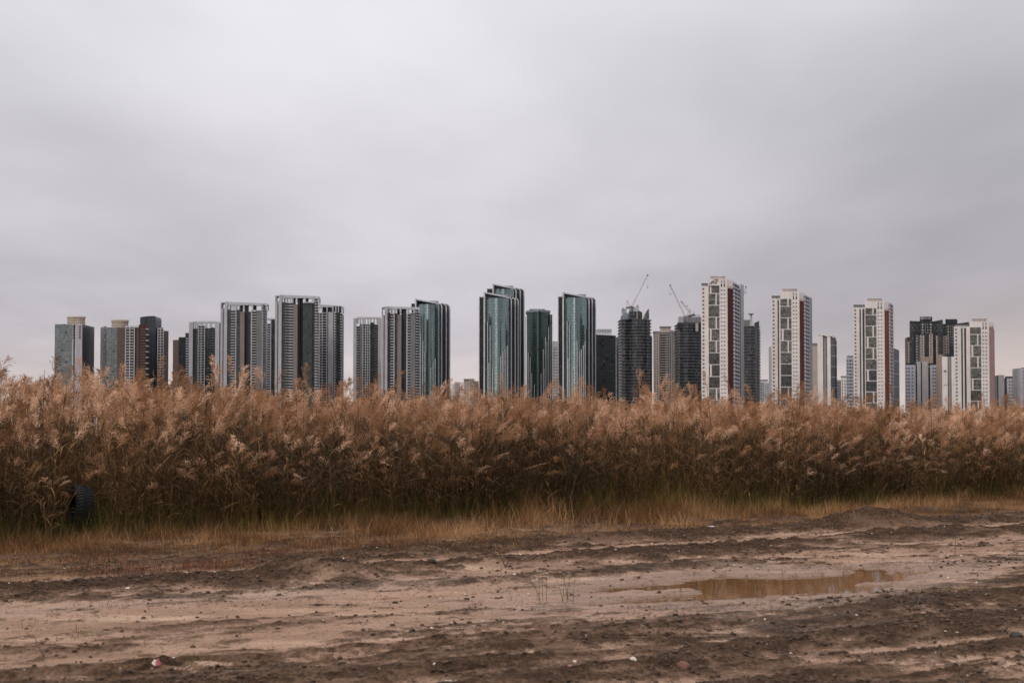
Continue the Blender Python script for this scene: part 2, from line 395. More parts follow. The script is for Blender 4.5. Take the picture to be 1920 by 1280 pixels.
# -- hotel towers
b = Bld('hotel_tower', 'grey green glass tower with a tall white blade wall and round cream roof drum', 1500, 130, group=TOWERS)
b.vol(102, 134.7, 607.5, 'hotel', 'glass_wall', r=0, depth=40)
b.vol(134.7, 137.3, 608, 'white', 'frame_column', r=-0.5, depth=30)
b.wins(134.7, 137.3, 609, (0.5,), 1.0, 2.0, r=-0.5, bot=636, fl=3.05 * 1.0)
b.vol(137.3, 139.8, 609, 'shadow', 'slot', r=4, depth=30)
b.vol(139.8, 153.6, 607.6, 'lilac', 'blade_wall', r=-2, depth=45)
b.vol(153.6, 168.8, 607.8, 'navy', 'side_wall', r=-1.5, r2=36, depth=6, top2=611.5)
drum(b, 118.6, 154.4, 592.3, 608.2, 2)
glyphs(b, [149.5] * 5, [612.5, 617.5, 622.5, 627.5, 632.5], 2.0, 'signred', -2, seed=4)
b.done()

b = Bld('hotel_tower', 'slimmer grey green glass tower with cream roof drum and a dark speckled side wall', 1520, 203, group=TOWERS)
b.vol(187.8, 198.9, 613.9, 'hoteldark', 'side_wall', r=24, r2=0, depth=8)
b.vol(198.9, 219.5, 613.6, 'hotel', 'glass_wall', r=0, depth=35)
drum(b, 202.6, 236.6, 598.9, 613.8, 3)
b.done()

b = Bld('apartment_tower', 'brown brick apartment tower with white window grid and red brown corner bay', 1480, 245, group=TOWERS, fl=2.95)
b.vol(219, 234.3, 614, 'browngrid', 'brick_wall', r=0, depth=24)
b.vol(234.3, 252.2, 611.6, 'kglass', 'glass_wall', r=0.4, depth=22)
b.crown(234, 259.5, 611, thick=2.2, posts=(), mat='white', r=0.0, depth=20)
for px in (235, 243, 251.4): b.vol(px - 0.8, px + 0.8, 614, 'white', 'white_fin', r=-0.9, depth=1.2)
b.balc(235.8, 250.6, 616, r=0.4, out=0.9, h=0.8, part='floor_band')
b.vol(252.2, 259.6, 613.5, 'browngrid', 'brick_wall', r=1.2, depth=20)
b.vol(259.6, 274.4, 608.3, 'redbrown', 'corner_bay', r=-1, r2=4, depth=20)
b.wins(259.6, 274.4, 614, (0.35, 0.6, 0.8), 1.5, 1.4, r=-1, r2=4)
b.balc(273, 276.5, 616, r=1.5, r2=4, out=2.0, h=0.9, mat='cream', fl=5.9)
b.done()
b = Bld('apartment_tower', 'dark navy slab tower with a curved top behind the brick apartment block', 1530, 285, group=TOWERS, fl=2.95)
m = MB(); y0 = b.Y + 2
prof = [(261, 594.5), (267, 593.2), (277, 592.2), (287, 591.7), (289, 592.4), (290.4, 594.5), (291, 598)]
P_ = [(b.X(p), b.Z(q)) for p, q in prof]
front = [(x, y0, z) for x, z in [(P_[0][0], 0)] + P_ + [(P_[-1][0], 0)]]
back = [(x, y0 + 24, z) for x, y, z in front]
m.poly(front[::-1][::-1]); m.poly(back[::-1])
for i in range(len(front)): 
    j = (i + 1) % len(front); m.quad(front[j], front[i], back[i], back[j], ((0, 0), (3, 0), (3, 24), (0, 24)))
m.build('curved_slab', M['navy'], b.root)
b.vol(291, 295, 614, 'browngrid', 'brick_wall', r=5, depth=18)
b.vol(295, 306.3, 614.3, 'kglass', 'glass_wall', r=4.4, depth=18)
for px in (295.4, 300.5, 305.8): b.vol(px - 0.6, px + 0.6, 614, 'white', 'white_fin', r=3.2, depth=1.2)
b.balc(296, 305.2, 615.8, r=4.4, out=0.9, h=0.8, part='floor_band')
b.vol(306.3, 315.6, 619.8, 'brick', 'side_wall', r=5, r2=16, depth=8, top2=620.6)
b.wins(306.3, 315.6, 622, (0.25, 0.6), 1.5, 1.5, r=5, r2=16)
b.done()

b = Bld('office_block', 'dull olive brown block half hidden beside a white pylon tower', 1700, 335, cat='building', group=TOWERS)
b.vol(323.8, 334.5, 637.2, 'browngrid', 'brick_wall', r=6, r2=2, depth=20)
b.vol(334.5, 347, 631.8, 'office', 'glass_wall', r=0, depth=25)
b.vol(347, 354.5, 624, 'navy', 'stair_tower', r=-2, depth=22)
b.balc(348, 353.5, 634, r=-2, out=0.6, h=1.0, mat='whiteblue', part='floor_band')
b.done()

def slab_tower(Y, label, left, crownpx, strips, group=TOWERS, fl=2.95):
    b = Bld('apartment_tower', label, Y, sum(left) / 2 if len(left) == 2 else left[0], group=group, fl=fl)
    for st in strips:
        k = dict(st[5]) if len(st) > 5 else {}
        kind, a, c, top, r = st[:5]; r2 = k.pop('r2', None); d = k.pop('depth', 16.0)
        if kind == 'B':
            b.vol(a, c, top, k.pop('back', 'kglass'), 'glass_wall', r=r, r2=r2, depth=d)
            b.balc(a, c, top, r=r, r2=r2, **k)
        elif kind == 'G':
            b.vol(a, c, top, k.get('mat', 'dglass'), 'glass_wall', r=r, r2=r2, depth=d)
        elif kind == 'N':        # grid of white frames
            b.vol(a, c, top, 'kglass', 'glass_wall', r=r, r2=r2, depth=d)
            b.balc(a, c, top, r=r, r2=r2, out=0.8, h=0.55, posts=k.get('posts', (0.03, 0.5, 0.97)), part='floor_band', fl=k.get('fl'))
        else:
            b.vol(a, c, top, k.get('mat', 'white'), k.get('part', 'wall'), r=r, r2=r2, depth=d, bot=k.get('bot'))
    for c in crownpx: b.crown(**c)
    b.done(); return b
W = lambda mat, part='wall', **k: dict(mat=mat, part=part, **k)
# -- pylon slab towers of the left group
slab_tower(1650, 'low white pylon tower with a wide white window grid, beside the olive block', (353, 413),
  [dict(a=354.5, c=0)] [:0] + [dict(a=361, b=403.5, top=602, thick=2.6, posts=(362, 366.5, 371.6, 376, 384, 393, 403), pbot=615.5, r=-0.4, pw=1.0)],
  [('W', 353.8, 361.2, 603.7, -1.5, W('lilac', 'pylon', depth=20)), ('G', 361.2, 371, 616, 1, W('darkgray')),
   ('N', 371, 384.3, 610, -0.6, dict(posts=(0.04, 0.45, 0.96), fl=2.95)), ('G', 384.3, 392.5, 615, 1), ('B', 392.5, 403, 614, 2, dict(mat='gray', out=0.8, h=0.5)),
   ('W', 403, 411, 602.5, -1.2, W('whiteblue', 'pylon', depth=20)), ('W', 411, 413.2, 605, 4, W('darkgray', 'side_wall'))])
slab_tower(1550, 'tall white framed tower with dark centre recess, just left of the tallest framed one', (413, 499),
  [dict(a=425.3, b=499.4, top=565.6, thick=3.0, posts=(426.4, 433.7, 437.6, 444, 456.6, 472.7, 489.5, 498.6), pbot=581, r=-0.8, top2=568.6, r2=3)],
  [('W', 412.8, 417.2, 577.5, -0.2, W('lilac', 'pylon', depth=20)), ('W', 417.2, 418.7, 584, 1.5, W('shadow', 'slot')), ('W', 418.7, 420.6, 577.5, -0.3, W('lilac', 'pylon', depth=20)),
   ('W', 412.8, 414.9, 566.6, -0.5, W('lilac', 'roof_post', bot=577.6)), ('W', 412.85, 420.6, 566.4, -0.6, W('lilac', 'roof_beam', bot=568.6)),
   ('W', 420.6, 425.4, 565.3, -1.6, W('whiteblue', 'pylon', depth=22)),
   ('G', 425.4, 432.5, 580, 0), ('B', 432.5, 443, 581, 0.4, dict(out=1.0, h=0.85, mat='white', posts=(0.93,), pw=0.8)), ('G', 443, 449.6, 580.5, 0),
   ('W', 449.6, 457.8, 583.8, -0.8, W('brownpier', 'pier')), ('W', 449.6, 455.2, 571.5, 3, W('shadow', 'plant_room', bot=584, depth=8)), ('W', 457.8, 466, 571.3, 3.5, W('darkgray', 'centre_wall', depth=12)), ('G', 466, 470, 584, 2, dict(mat='kglass')),
   ('W', 470, 471.8, 583, -0.7, W('white', 'white_fin')), ('B', 471.8, 480, 583, 0, dict(out=1.0, h=0.8)), ('W', 480, 490.4, 582.8, -0.4, W('gray', 'panel')), ('W', 473.5, 480.5, 571.5, 5, W('shadow', 'plant_room', bot=584, depth=6)),
   ('W', 470, 490, 581, -1.0, W('white', 'roof_ledge', bot=582.7)),
   ('B', 490.6, 498.3, 570, 0.6, dict(r2=14, out=1.0, h=0.8, posts=(0.04, 0.62), pw=0.7, depth=5)), ('W', 498.3, 499.4, 571, 13, W('white', 'white_fin', depth=8))])
slab_tower(1700, 'narrow dark tower squeezed between two tall white framed towers', (499, 515),
  [dict(a=499.6, b=516, top=596.3, thick=2.2, posts=(507,), pbot=605, r=-0.4, pw=1.2)],
  [('B', 499.6, 506.4, 606, 0, dict(out=1.0, h=0.9, mat='whiteblue')), ('W', 506.4, 508.3, 605, -0.5, W('palegray', 'white_fin')), ('G', 508.3, 516.5, 598, 1, dict(mat='kglass'))])
slab_tower(1500, 'tallest white framed tower of the left group with wide dark green glass wing', (515, 597),
  [dict(a=527.4, b=596.8, top=552.7, thick=3.0, posts=(528.3, 534.7, 543.6, 556, 571.5, 584.6, 595.9), pbot=567, r=-0.8, top2=555.2, r2=4)],
  [('W', 515.2, 519.8, 563.5, -0.2, W('palegray', 'pylon', depth=20)), ('W', 519.8, 521.2, 570.5, 1.5, W('shadow', 'slot')), ('W', 521.2, 522.8, 563.5, -0.3, W('palegray', 'pylon', depth=20)),
   ('W', 515.2, 517.6, 554.4, -0.5, W('lilac', 'roof_post', bot=563.6)), ('W', 515.25, 522.7, 553.8, -0.6, W('lilac', 'roof_beam', bot=555.8)),
   ('W', 522.8, 527.5, 552.4, -1.6, W('whiteblue', 'pylon', depth=22)),
   ('G', 527.5, 534, 566.2, 0), ('B', 534, 541.5, 567, 0.6, dict(out=0.8, h=0.6, mat='palegray')), ('B', 541.5, 549.4, 567, 0.2, dict(out=1.2, h=0.95)),
   ('W', 549.4, 557.4, 570, -0.8, W('brownpier', 'pier')), ('W', 549.4, 554, 557, 3, W('shadow', 'plant_room', bot=570.2, depth=8)), ('W', 557.4, 562, 556.8, 3, W('darkgray', 'centre_wall', depth=12)), ('W', 562, 567.6, 556.8, 5, W('shadow', 'centre_wall', depth=12)),
   ('G', 567.6, 585, 567.8, 0.5), ('G', 585, 589.6, 567.8, 1.5, dict(mat='kglass')), ('W', 568.5, 584, 566, -0.8, W('white', 'roof_ledge', bot=567.6)), ('W', 572, 578, 557.5, 4, W('shadow', 'plant_room', bot=566.5, depth=6)),
   ('B', 589.6, 596.3, 558.5, 1, dict(r2=12, out=2.2, h=1.0, fl=2.95, depth=6))])
slab_tower(1560, 'white framed tower with dark roof storey stepped down beside the tallest left tower', (597, 641),
  [dict(a=599, b=641, top=570.6, thick=2.4, posts=(603.5, 612.6, 623.5, 629, 634, 640.3), pbot=586, r=-0.6, top2=573.5, r2=6), dict(a=596.8, b=604, top=576, thick=1.4, posts=(603,), pbot=585, r=-1.2, pw=1.0, depth=6)],
  [('B', 596.3, 611.8, 586, 0, dict(out=1.0, h=0.8, posts=(0.16, 0.5), pw=0.8)), ('W', 604.5, 612.5, 574, 3, W('shadow', 'plant_room', bot=587, depth=10)), ('W', 613, 640, 574, 3.5, W('shadow', 'plant_room', bot=585, depth=10)),
   ('W', 611.8, 613.4, 584, -0.9, W('white', 'white_fin')), ('W', 613.4, 614.9, 585, 0.5, W('shadow', 'slot')), ('W', 614.9, 624.6, 584.8, -0.9, W('lilac', 'pylon')), ('W', 624.6, 625.9, 585, 0.5, W('shadow', 'slot')),
   ('W', 625.9, 627, 584, -0.5, W('white', 'white_fin')), ('B', 627, 630.2, 585.5, 0, dict(out=1.1, h=1.1)), ('G', 630.2, 636.8, 585.5, 0, dict(r2=2)), ('B', 636.8, 640, 587, 1.5, dict(out=1.4, h=1.0, r2=4)), ('W', 640, 641.6, 588, 4.5, W('gray', 'side_wall', r2=10))])
slab_tower(1650, 'low white pylon tower left of the framed tower with zigzag balconies', (662, 715),
  [dict(a=668, b=713, top=594.2, thick=2.4, posts=(669, 674, 679.5, 683, 689, 694, 700, 706), pbot=606, r=-0.6, pw=0.9)],
  [('W', 662.2, 668.3, 596.6, -1.4, W('lilac', 'pylon', depth=20)), ('B', 668.3, 674, 611, 0, dict(out=0.9, h=0.9, mat='palegray')), ('W', 674, 679.6, 607, 0.6, W('gray', 'panel')),
   ('N', 679.6, 693.8, 607, -0.6, dict(posts=(0.04, 0.42, 0.7, 0.97))), ('G', 693.8, 702, 604, 1, dict(mat='kglass')), ('B', 702, 708.6, 608, 1.2, dict(out=0.8, h=0.6, mat='gray')), ('W', 708.6, 715.2, 596.5, -1, W('palegray', 'pylon'))])
slab_tower(1500, 'white framed tower with a zigzag balcony edge in front of the first teal sail tower', (715, 786),
  [dict(a=726, b=786.6, top=574.2, thick=2.6, posts=(727, 732.5, 738.5, 743.5, 750, 764, 776, 785.5), pbot=586, r=-0.8, top2=576, r2=4)],
  [('W', 715.4, 719.4, 590, -0.2, W('lilac', 'pylon', depth=20)), ('W', 719.4, 720.9, 591.5, 1.5, W('shadow', 'slot')), ('W', 715.4, 717.2, 577, -0.5, W('lilac', 'roof_post', bot=590)), ('W', 715.45, 722, 575.2, -0.7, W('lilac', 'roof_beam', bot=577.2)),
   ('W', 720.9, 726.2, 574.2, -1.5, W('lilac', 'pylon', depth=20)), ('G', 726.2, 732, 586, 0.2, dict(mat='kglass')), ('B', 732, 739.5, 587, 0.2, dict(out=1.1, h=0.85, posts=(0.92,), pw=0.8)), ('G', 739.5, 745, 587, 0.2),
   ('W', 745, 752.6, 589.5, -0.8, W('brownpier', 'pier')), ('W', 745, 750, 579, 3, W('shadow', 'plant_room', bot=590, depth=8)), ('W', 752.6, 762, 578, 3.5, W('darkgray', 'centre_wall', depth=12)),
   ('W', 762, 763.8, 587, -0.7, W('white', 'white_fin')), ('B', 763.8, 769.5, 588, 0, dict(out=1.0, h=0.8)), ('W', 769.5, 778.5, 587.5, -0.3, W('gray', 'panel')), ('W', 764, 776, 586, -1.1, W('white', 'roof_ledge', bot=587.4)),
   ('B', 778.5, 786.2, 579, 0.8, dict(r2=12, out=2.0, h=0.95, fl=2.95, depth=6))])

# -- teal sail towers
def sail(label, Y, xl, xr, peak, yr, flat, slim, shells, fins, rr=7.0, bulge=9.0):
    b = Bld('glass_tower', label, Y, (xl + xr) / 2, group='teal sail topped glass towers')
    Wm = b.X(xr) - b.X(xl)
    arc = lambda t: 2 + Wm * (0.30 * (2 * t - 1 - 0.12) ** 2 - 0.30)
    n = 28; glass = MB(); u = 0.0; pts = []
    def top(px):                       # silhouette of the sail: slopes from the peak, then rounds over
        t = (px - xl) / (xr - xl)
        y = peak + (yr - peak) * min(1.0, t * 1.02)
        q = (px - (xr - rr)) / rr
        if q > 0: y += rr * (1 - math.sqrt(max(0.0, 1 - min(q, 1) ** 2)))
        return y
    for k in range(n + 1):
        px = xl + (xr - xl) * k / n; t = k / n
        pts.append((px, arc(t)))
    for k in range(n):
        (a, da), (c, dc) = pts[k], pts[k + 1]
        A, C_ = b.P(a, da), b.P(c, dc); l = math.dist(A, C_)
        def gz(px, d):
            t = (px - xl) / (xr - xl)
            yf = top(px) + 1.5 if t < 0.1 else flat + max(0, 0.22 - t) * 40
            return b.Z(max(yf, top(px) + 1.0), d)
        za, zc_ = gz(a, da), gz(c, dc)
        glass.quad((*A, 0), (*C_, 0), (*C_, zc_), (*A, za), ((u, 0), (u + l, 0), (u + l, zc_), (u, za))); u += l
    glass.build('curved_glass_wall', M['teal'], b.root, smooth=True)
    # the dark screen standing behind the glass up to the sloping trim
    m = MB(); scr = [(b.X(pts[0][0]), b.Z(top(pts[0][0])))]
    outl = [(b.X(xl + (xr - xl) * k / n), b.Z(top(xl + (xr - xl) * k / n) + 0.3)) for k in range(n + 1)]
    y0, y1 = b.Y + 8, b.Y + 10.5
    f = [(outl[0][0], y0, 0)] + [(x, y0, z) for x, z in outl] + [(outl[-1][0], y0, 0)]
    g = [(x, y1, z) for x, y, z in f]
    m.poly(f[::-1]); m.poly(g)
    for i in range(len(f)):
        j = (i + 1) % len(f); m.quad(f[i], f[j], g[j], g[i])
    m.build('roof_screen', M['plum'], b.root)
    def trimline(path, w, d0, d1, part='edge_trim'):
        m = MB()
        for (x0, z0), (x1, z1) in zip(path[:-1], path[1:]):
            dx, dz = x1 - x0, z1 - z0; l = math.hypot(dx, dz) or 1; nx, nz = -dz / l * w, dx / l * w
            q = [(x0, z0), (x1, z1), (x1 - nx, z1 - nz), (x0 - nx, z0 - nz)]
            F_ = [(x, b.Y + d0, z) for x, z in q]; G = [(x, b.Y + d1, z) for x, z in q]
            m.quad(*F_[::-1]); m.quad(*G)
            for i in range(4): m.quad(F_[i], F_[(i + 1) % 4], G[(i + 1) % 4], G[i])
        m.build(part, M['trim'], b.root)
    edge = [(b.X(xl) - 0.2, 0), (b.X(xl) - 0.2, b.Z(peak) - 1)] + [(x, z + 0.3) for x, z in outl] + [(b.X(xr) + 0.3, 0)]
    trimline(edge[:2], 1.5, -1, 2); trimline(edge[2:], 1.5, 4.5, 7.9)
    # shells behind, each a rounded slab with its own pale edge
    px0 = xr
    for k, (c, yt, mat) in enumerate(shells):
        m = MB(); d0 = 6 + 11 * k; x0, x1 = b.X(xr - 9 + 3 * k, d0), b.X(c, d0); zt = b.Z(yt, d0); rad = b.X(c, d0) - b.X(c - rr, d0)
        path = [(x0, 0), (x0, zt + 0.6), (x1 - rad, zt)] + [(x1 - rad + rad * math.sin(q), zt - rad * (1 - math.cos(q))) for q in [R(18 * i) for i in range(1, 6)]] + [(x1, 0)]
        f = [(x, b.Y + d0 + 4, z) for x, z in path]; g = [(x, b.Y + d0 + 13, z) for x, z in path]
        m.f.append(tuple(range(len(m.v), len(m.v) + len(f)))); m.v += f; m.uv += [(x, z) for x, _, z in f]
        for i in range(len(f)):
            j = (i + 1) % len(f); m.quad(f[j], f[i], g[i], g[j], ((0, f[j][2]), (0, f[i][2]), (9, g[i][2]), (9, g[j][2])))
        m.poly(g)
        m.build('rounded_slab', M[mat], b.root)
        trimline(path[2:], 1.2, d0 + 2, d0 + 4.3)
    if slim:
        a, c, yt = slim
        b.vol(a + 1.2, c, yt + 3, 'kglass', 'slim_wing', r=10, depth=14)
        b.vol(a, a + 1.3, yt + 1.5, 'trim', 'edge_trim', r=9, depth=14)
        b.vol(a + 0.1, c, yt, 'steel', 'wing_cap', r=9.4, depth=14, bot=yt + 1.2)
        b.vol(a + 0.6, c, yt + 1.2, 'palegray', 'cap_wall', r=11, depth=8, bot=yt + 3.05)
    for px, y0 in fins:
        t = (px - xl) / (xr - xl); dy = arc(t)
        m = MB(); z1 = b.Z(y0); m.box((b.X(px, dy), b.Y + dy - 0.9, z1 / 2), 0.65, 1.6, z1); m.build('glass_fin', M['trim'], b.root)
    t = (xl + (xr - xl) * 1.0)
    b.vol(xr - 18, xr - 1, peak + (yr - peak) * 0.62, 'steel', 'plant_room', r=22, depth=16, bot=flat + 6)
    return b
sail('teal sail topped tower rising behind the framed tower with zigzag balconies', 1600, 778, 823, 559.2, 567, 570, (770.5, 778, 568.6),
     [(828.8, 567.6, 'slimglass'), (837.4, 568.4, 'plum'), (843.4, 569, 'slimglass')], [(788.5, 625), (793, 640), (797, 660), (808, 690), (812, 680), (816, 672)])
sail('tallest teal sail topped tower, standing behind another just like it', 1700, 923.5, 963.5, 531, 538.5, 541.8, (912.4, 923.5, 541),
     [(968.5, 538.8, 'slimglass'), (976.5, 539.5, 'plum'), (983.6, 540.5, 'slimglass')], [])
sail('teal sail topped tower standing in front of a slightly taller twin', 1550, 907, 954.2, 546.4, 555.4, 558.4, (897.8, 907, 556.4),
     [(959.8, 556, 'slimglass'), (967, 557, 'plum'), (972.6, 558, 'slimglass')], [(914.3, 603), (919, 611), (916.5, 680), (924, 690), (939, 669), (942.8, 659), (947, 655), (951, 648), (930.5, 725)])
sail('teal sail topped tower next to the black office block, right of the dark round tower', 1550, 1055, 1100, 546.5, 554.8, 557.5, (1046, 1055, 555.8),
     [(1105.8, 555.6, 'slimglass'), (1112, 556.4, 'plum'), (1118, 557, 'slimglass')], [(1063.5, 602), (1067.5, 610), (1065, 672), (1073, 690), (1086.6, 660), (1090, 655), (1094, 648), (1097, 640), (1082, 640)])

# -- dark round tower
b = Bld('glass_tower', 'dark green round fronted tower between two teal sail towers', 1650, 1010, group=TOWERS)
def round_front(b, a, c, bulge, n=16, r=0, back=22, sc=1.0):
    pts = []
    for k in range(n + 1):
        t = k / n; px = a + (c - a) * t
        dy = r + bulge * (1 - math.sin(math.pi * (0.08 + 0.84 * t))) * 1.0
        pts.append(b.P(px, dy))
    return pts
pts = round_front(b, 988, 1031.4, 16)
m = MB(); m.prism(pts + [(pts[-1][0], b.Y + 40), (pts[0][0], b.Y + 40)], 0, b.Z(583)); m.build('round_glass_wall', M['greenglass'], b.root)
pts = round_front(b, 986.3, 1032, 17, r=-1)
m = MB(); m.prism(pts + [(pts[-1][0], b.Y + 41), (pts[0][0], b.Y + 41)], b.Z(584.5), b.Z(580.6)); m.build('crown_band', M['bluesheet'], b.root)
b.vol(993, 1022, 578.9, 'steel', 'roof_rail', r=4, depth=20, bot=580.7)
b.vol(984.4, 986.6, 593.5, 'trim', 'edge_trim', r=20, depth=14)
b.vol(1031.6, 1035.3, 589.5, 'slimglass', 'slim_wing', r=10, depth=20)
b.vol(1035.3, 1036.2, 590, 'trim', 'edge_trim', r=10, depth=20)
for px, y0 in [(990.5, 660), (994, 668), (997, 700), (1014.5, 700), (1018.5, 655), (1022.5, 632), (1025.5, 640), (1028.5, 612), (1020, 690), (1002, 720)]:
    t = (px - 988) / 43.4; dy = 16 * (1 - math.sin(math.pi * (0.08 + 0.84 * t)))
    m = MB(); z1 = b.Z(y0); m.box((b.X(px, dy), b.Y + dy - 0.8, z1 / 2), 0.6, 1.6, z1); m.build('glass_fin', M['trim'], b.root)

b = Bld('apartment_tower', 'white gridded block seen in the gap between the dark round tower and a teal tower', 1900, 1040, group=TOWERS)
b.vol(1034, 1047, 646, 'kglass', 'glass_wall', r=0, depth=15)
b.vol(1034, 1047, 639.6, 'palegray', 'roof_storey', r=-1, depth=15, bot=651)
b.balc(1034, 1047, 652, r=0, out=0.7, h=1.1, fl=3.9, posts=(0.15, 0.36, 0.57, 0.78), pw=1.0, part='floor_band')

b = Bld('office_block', 'plain black glass office block with an open steel roof frame', 1750, 1136, cat='building', group=TOWERS)
b.vol(1116, 1155, 627, 'office', 'glass_wall', r=0, depth=40, top2=629)
b.crown(1119, 1147.5, 617, thick=1.2, posts=(1121, 1126, 1131, 1136, 1141, 1146), pbot=627.5, r=3, mat='steel', pw=0.6, depth=22)
b.crown(1121, 1147, 621, thick=0.8, posts=(), r=4, mat='steel', depth=18)
b = Bld('office_block', 'narrow teal glass block between the black office block and the unfinished tower', 1800, 1160, cat='building', group=TOWERS)
b.vol(1155.4, 1163.5, 632, 'tealoffice', 'glass_wall', r=0, depth=30)
b.crown(1159, 1163.3, 624, thick=0.8, posts=(1160, 1162.6), pbot=632, r=2, mat='steel', pw=0.5, depth=8)

# -- unfinished towers
def stack(b, plan, top, fl, out, glass, slab, bot=770, gl=None, th=0.55, top_z=None):
    """glass core of the given plan with a projecting floor slab at every storey"""
    P2 = [b.P(*p) for p in plan]; zt = b.Z(top)
    bk = max(p[1] for p in P2) + 26
    m = MB(); m.prism(P2 + [(P2[-1][0], bk), (P2[0][0], bk)], 0, zt); m.build('glass_wall', M[glass], b.root)
    S = []
    for i, p in enumerate(P2):
        a, c = P2[max(0, i - 1)], P2[min(len(P2) - 1, i + 1)]
        d = Vector((c[0] - a[0], c[1] - a[1])).normalized()
        S.append((p[0] + d.y * out, p[1] - d.x * out))
    S[0] = (S[0][0] - out * 0.6, S[0][1]); S[-1] = (S[-1][0] + out * 0.8, S[-1][1])
    m = MB(); z = zt - 0.3
    while z > b.Z(bot):
        m.prism(S + [(S[-1][0], bk + 0.5), (S[0][0], bk + 0.5)], z - th, z); z -= fl
    m.build('floor_slab', M[slab], b.root)
def frame_cage(b, a, c, top, bot, nx, nz, mat='steel', r=2, depth=10, part='steel_frame', w=0.4):
    m = MB(); x0, x1, z0, z1 = b.X(a, r), b.X(c, r), b.Z(bot, r), b.Z(top, r)
    for yy in (b.Y + r, b.Y + r + depth):
        for i in range(nx + 1): m.box((x0 + (x1 - x0) * i / nx, yy, (z0 + z1) / 2), w, w, z1 - z0)
        for k in range(1, nz + 1): m.box(((x0 + x1) / 2, yy + 0.01, z0 + (z1 - z0) * k / nz - w / 2), x1 - x0 - 0.01, w * 0.9, w)
    m.build(part, M[mat], b.root)
b = Bld('unfinished_tower', 'dark tower under construction with a curled fin and a right leaning crane on top', 1500, 1190, group='towers under construction', fl=3.4)
plan = [(1163.4, 12), (1166, 3), (1172, 0), (1180, 4), (1187, 0), (1195, -3), (1203, -1), (1210, 4)]
stack(b, plan, 598, 3.3, 0.7, 'cglass', 'slab')
stack(b, [(1209.5, 6), (1214, 5), (1219, 9)], 598, 3.3, 1.1, 'cglass', 'slab')
b.vol(1163.8, 1167, 592.5, 'concrete', 'corner_wall', r=12, r2=3, depth=10)
b.vol(1167, 1179.5, 586.5, 'bluesheet', 'upper_glass', r=1.5, depth=8, bot=598.5)
b.vol(1179.5, 1197, 583.5, 'cglass', 'upper_storeys', r=0, depth=20, bot=599)
b.balc(1179.5, 1197, 584, r=0, out=0.5, h=0.4, mat='slab', bot=600, fl=3.3, part='floor_slab')
b.vol(1194, 1196, 583, 'steel', 'hoist_mast', r=-0.5, depth=1, bot=602)
b.vol(1197, 1204.5, 582.2, 'cglass', 'upper_storeys', r=2, depth=18, bot=599, top2=585)
frame_cage(b, 1167.2, 1175, 578, 587, 4, 3, r=3); frame_cage(b, 1186.5, 1198.5, 576.5, 583.6, 5, 2, r=3, w=0.35)
frame_cage(b, 1194, 1197.5, 572, 576.6, 2, 2, r=4, depth=4, w=0.3); b.vol(1167.3, 1169.8, 577, 'gray', 'hoist_cage', r=4, depth=4, bot=583)
b.vol(1180, 1184.5, 577, 'steel', 'plant_room', r=4, depth=8, bot=583.6)
m = MB(); n = 10; f = []
for k in range(n + 1):
    q = k / n; f.append((b.X(1217.8 - 9.8 * (1 - q ** 1.7) ** 0.9 * 1.0 + 0.0), b.Z(597 - 19.6 * q)))
f = [(x, z) for x, z in f] + [(b.X(1218.2), b.Z(597))]
F_ = [(x, b.Y + 4, z) for x, z in f]; G_ = [(x, b.Y + 12, z) for x, z in f]
m.poly(F_[::-1]); m.poly(G_)
for i in range(len(f)): j = (i + 1) % len(f); m.quad(F_[i], F_[j], G_[j], G_[i])
m.build('curled_fin', M['concrete'], b.root)
m = MB()
for k in range(1, 9): m.box((b.X(1214.3 + k * 0.2), b.Y + 3.8, b.Z(597 - k * 2.0)), b.X(8.5 - k * 0.75 + 960) , 0.3, 0.35)
m.build('scaffold_ledger', M['shadow'], b.root)
b.vol(1219, 1222.8, 631, 'cglass', 'low_wing', r=14, depth=20); b.balc(1219, 1222.8, 632, r=14, out=0.7, h=0.5, mat='slab', fl=3.3, part='floor_slab')

b = Bld('apartment_tower', 'beige apartment tower with brown windows and a square roof block, between two unfinished towers', 1650, 1247, group=TOWERS, fl=2.9)
b.vol(1225, 1237, 624, 'beigegrid', 'window_wall', r=2, r2=0, depth=24); b.vol(1237, 1258.5, 623.5, 'kglass', 'glass_wall', r=-1.2, depth=24)
b.balc(1237, 1249, 625.5, r=-1.2, out=0.8, h=0.9, mat='beige', fl=2.9); b.balc(1249, 1258.5, 625.5, r=-1.2, out=0.6, h=0.5, mat='palegray', fl=2.9, posts=(0.02, 0.33, 0.66, 0.98), pw=0.5)
b.vol(1258.5, 1270.4, 624, 'beigegrid', 'window_wall', r=0, r2=6, depth=20)
b.vol(1224.5, 1238, 620.8, 'gray', 'roof_slab', r=1, depth=24, bot=624.2); b.vol(1258, 1270.6, 619, 'gray', 'roof_slab', r=2, depth=20, bot=624.2, top2=621)
b.vol(1238, 1258, 613.3, 'beige', 'roof_block', r=4, depth=14, bot=624); b.vol(1236.8, 1259, 611.7, 'gray', 'roof_cap', r=3, depth=16, bot=613.4)

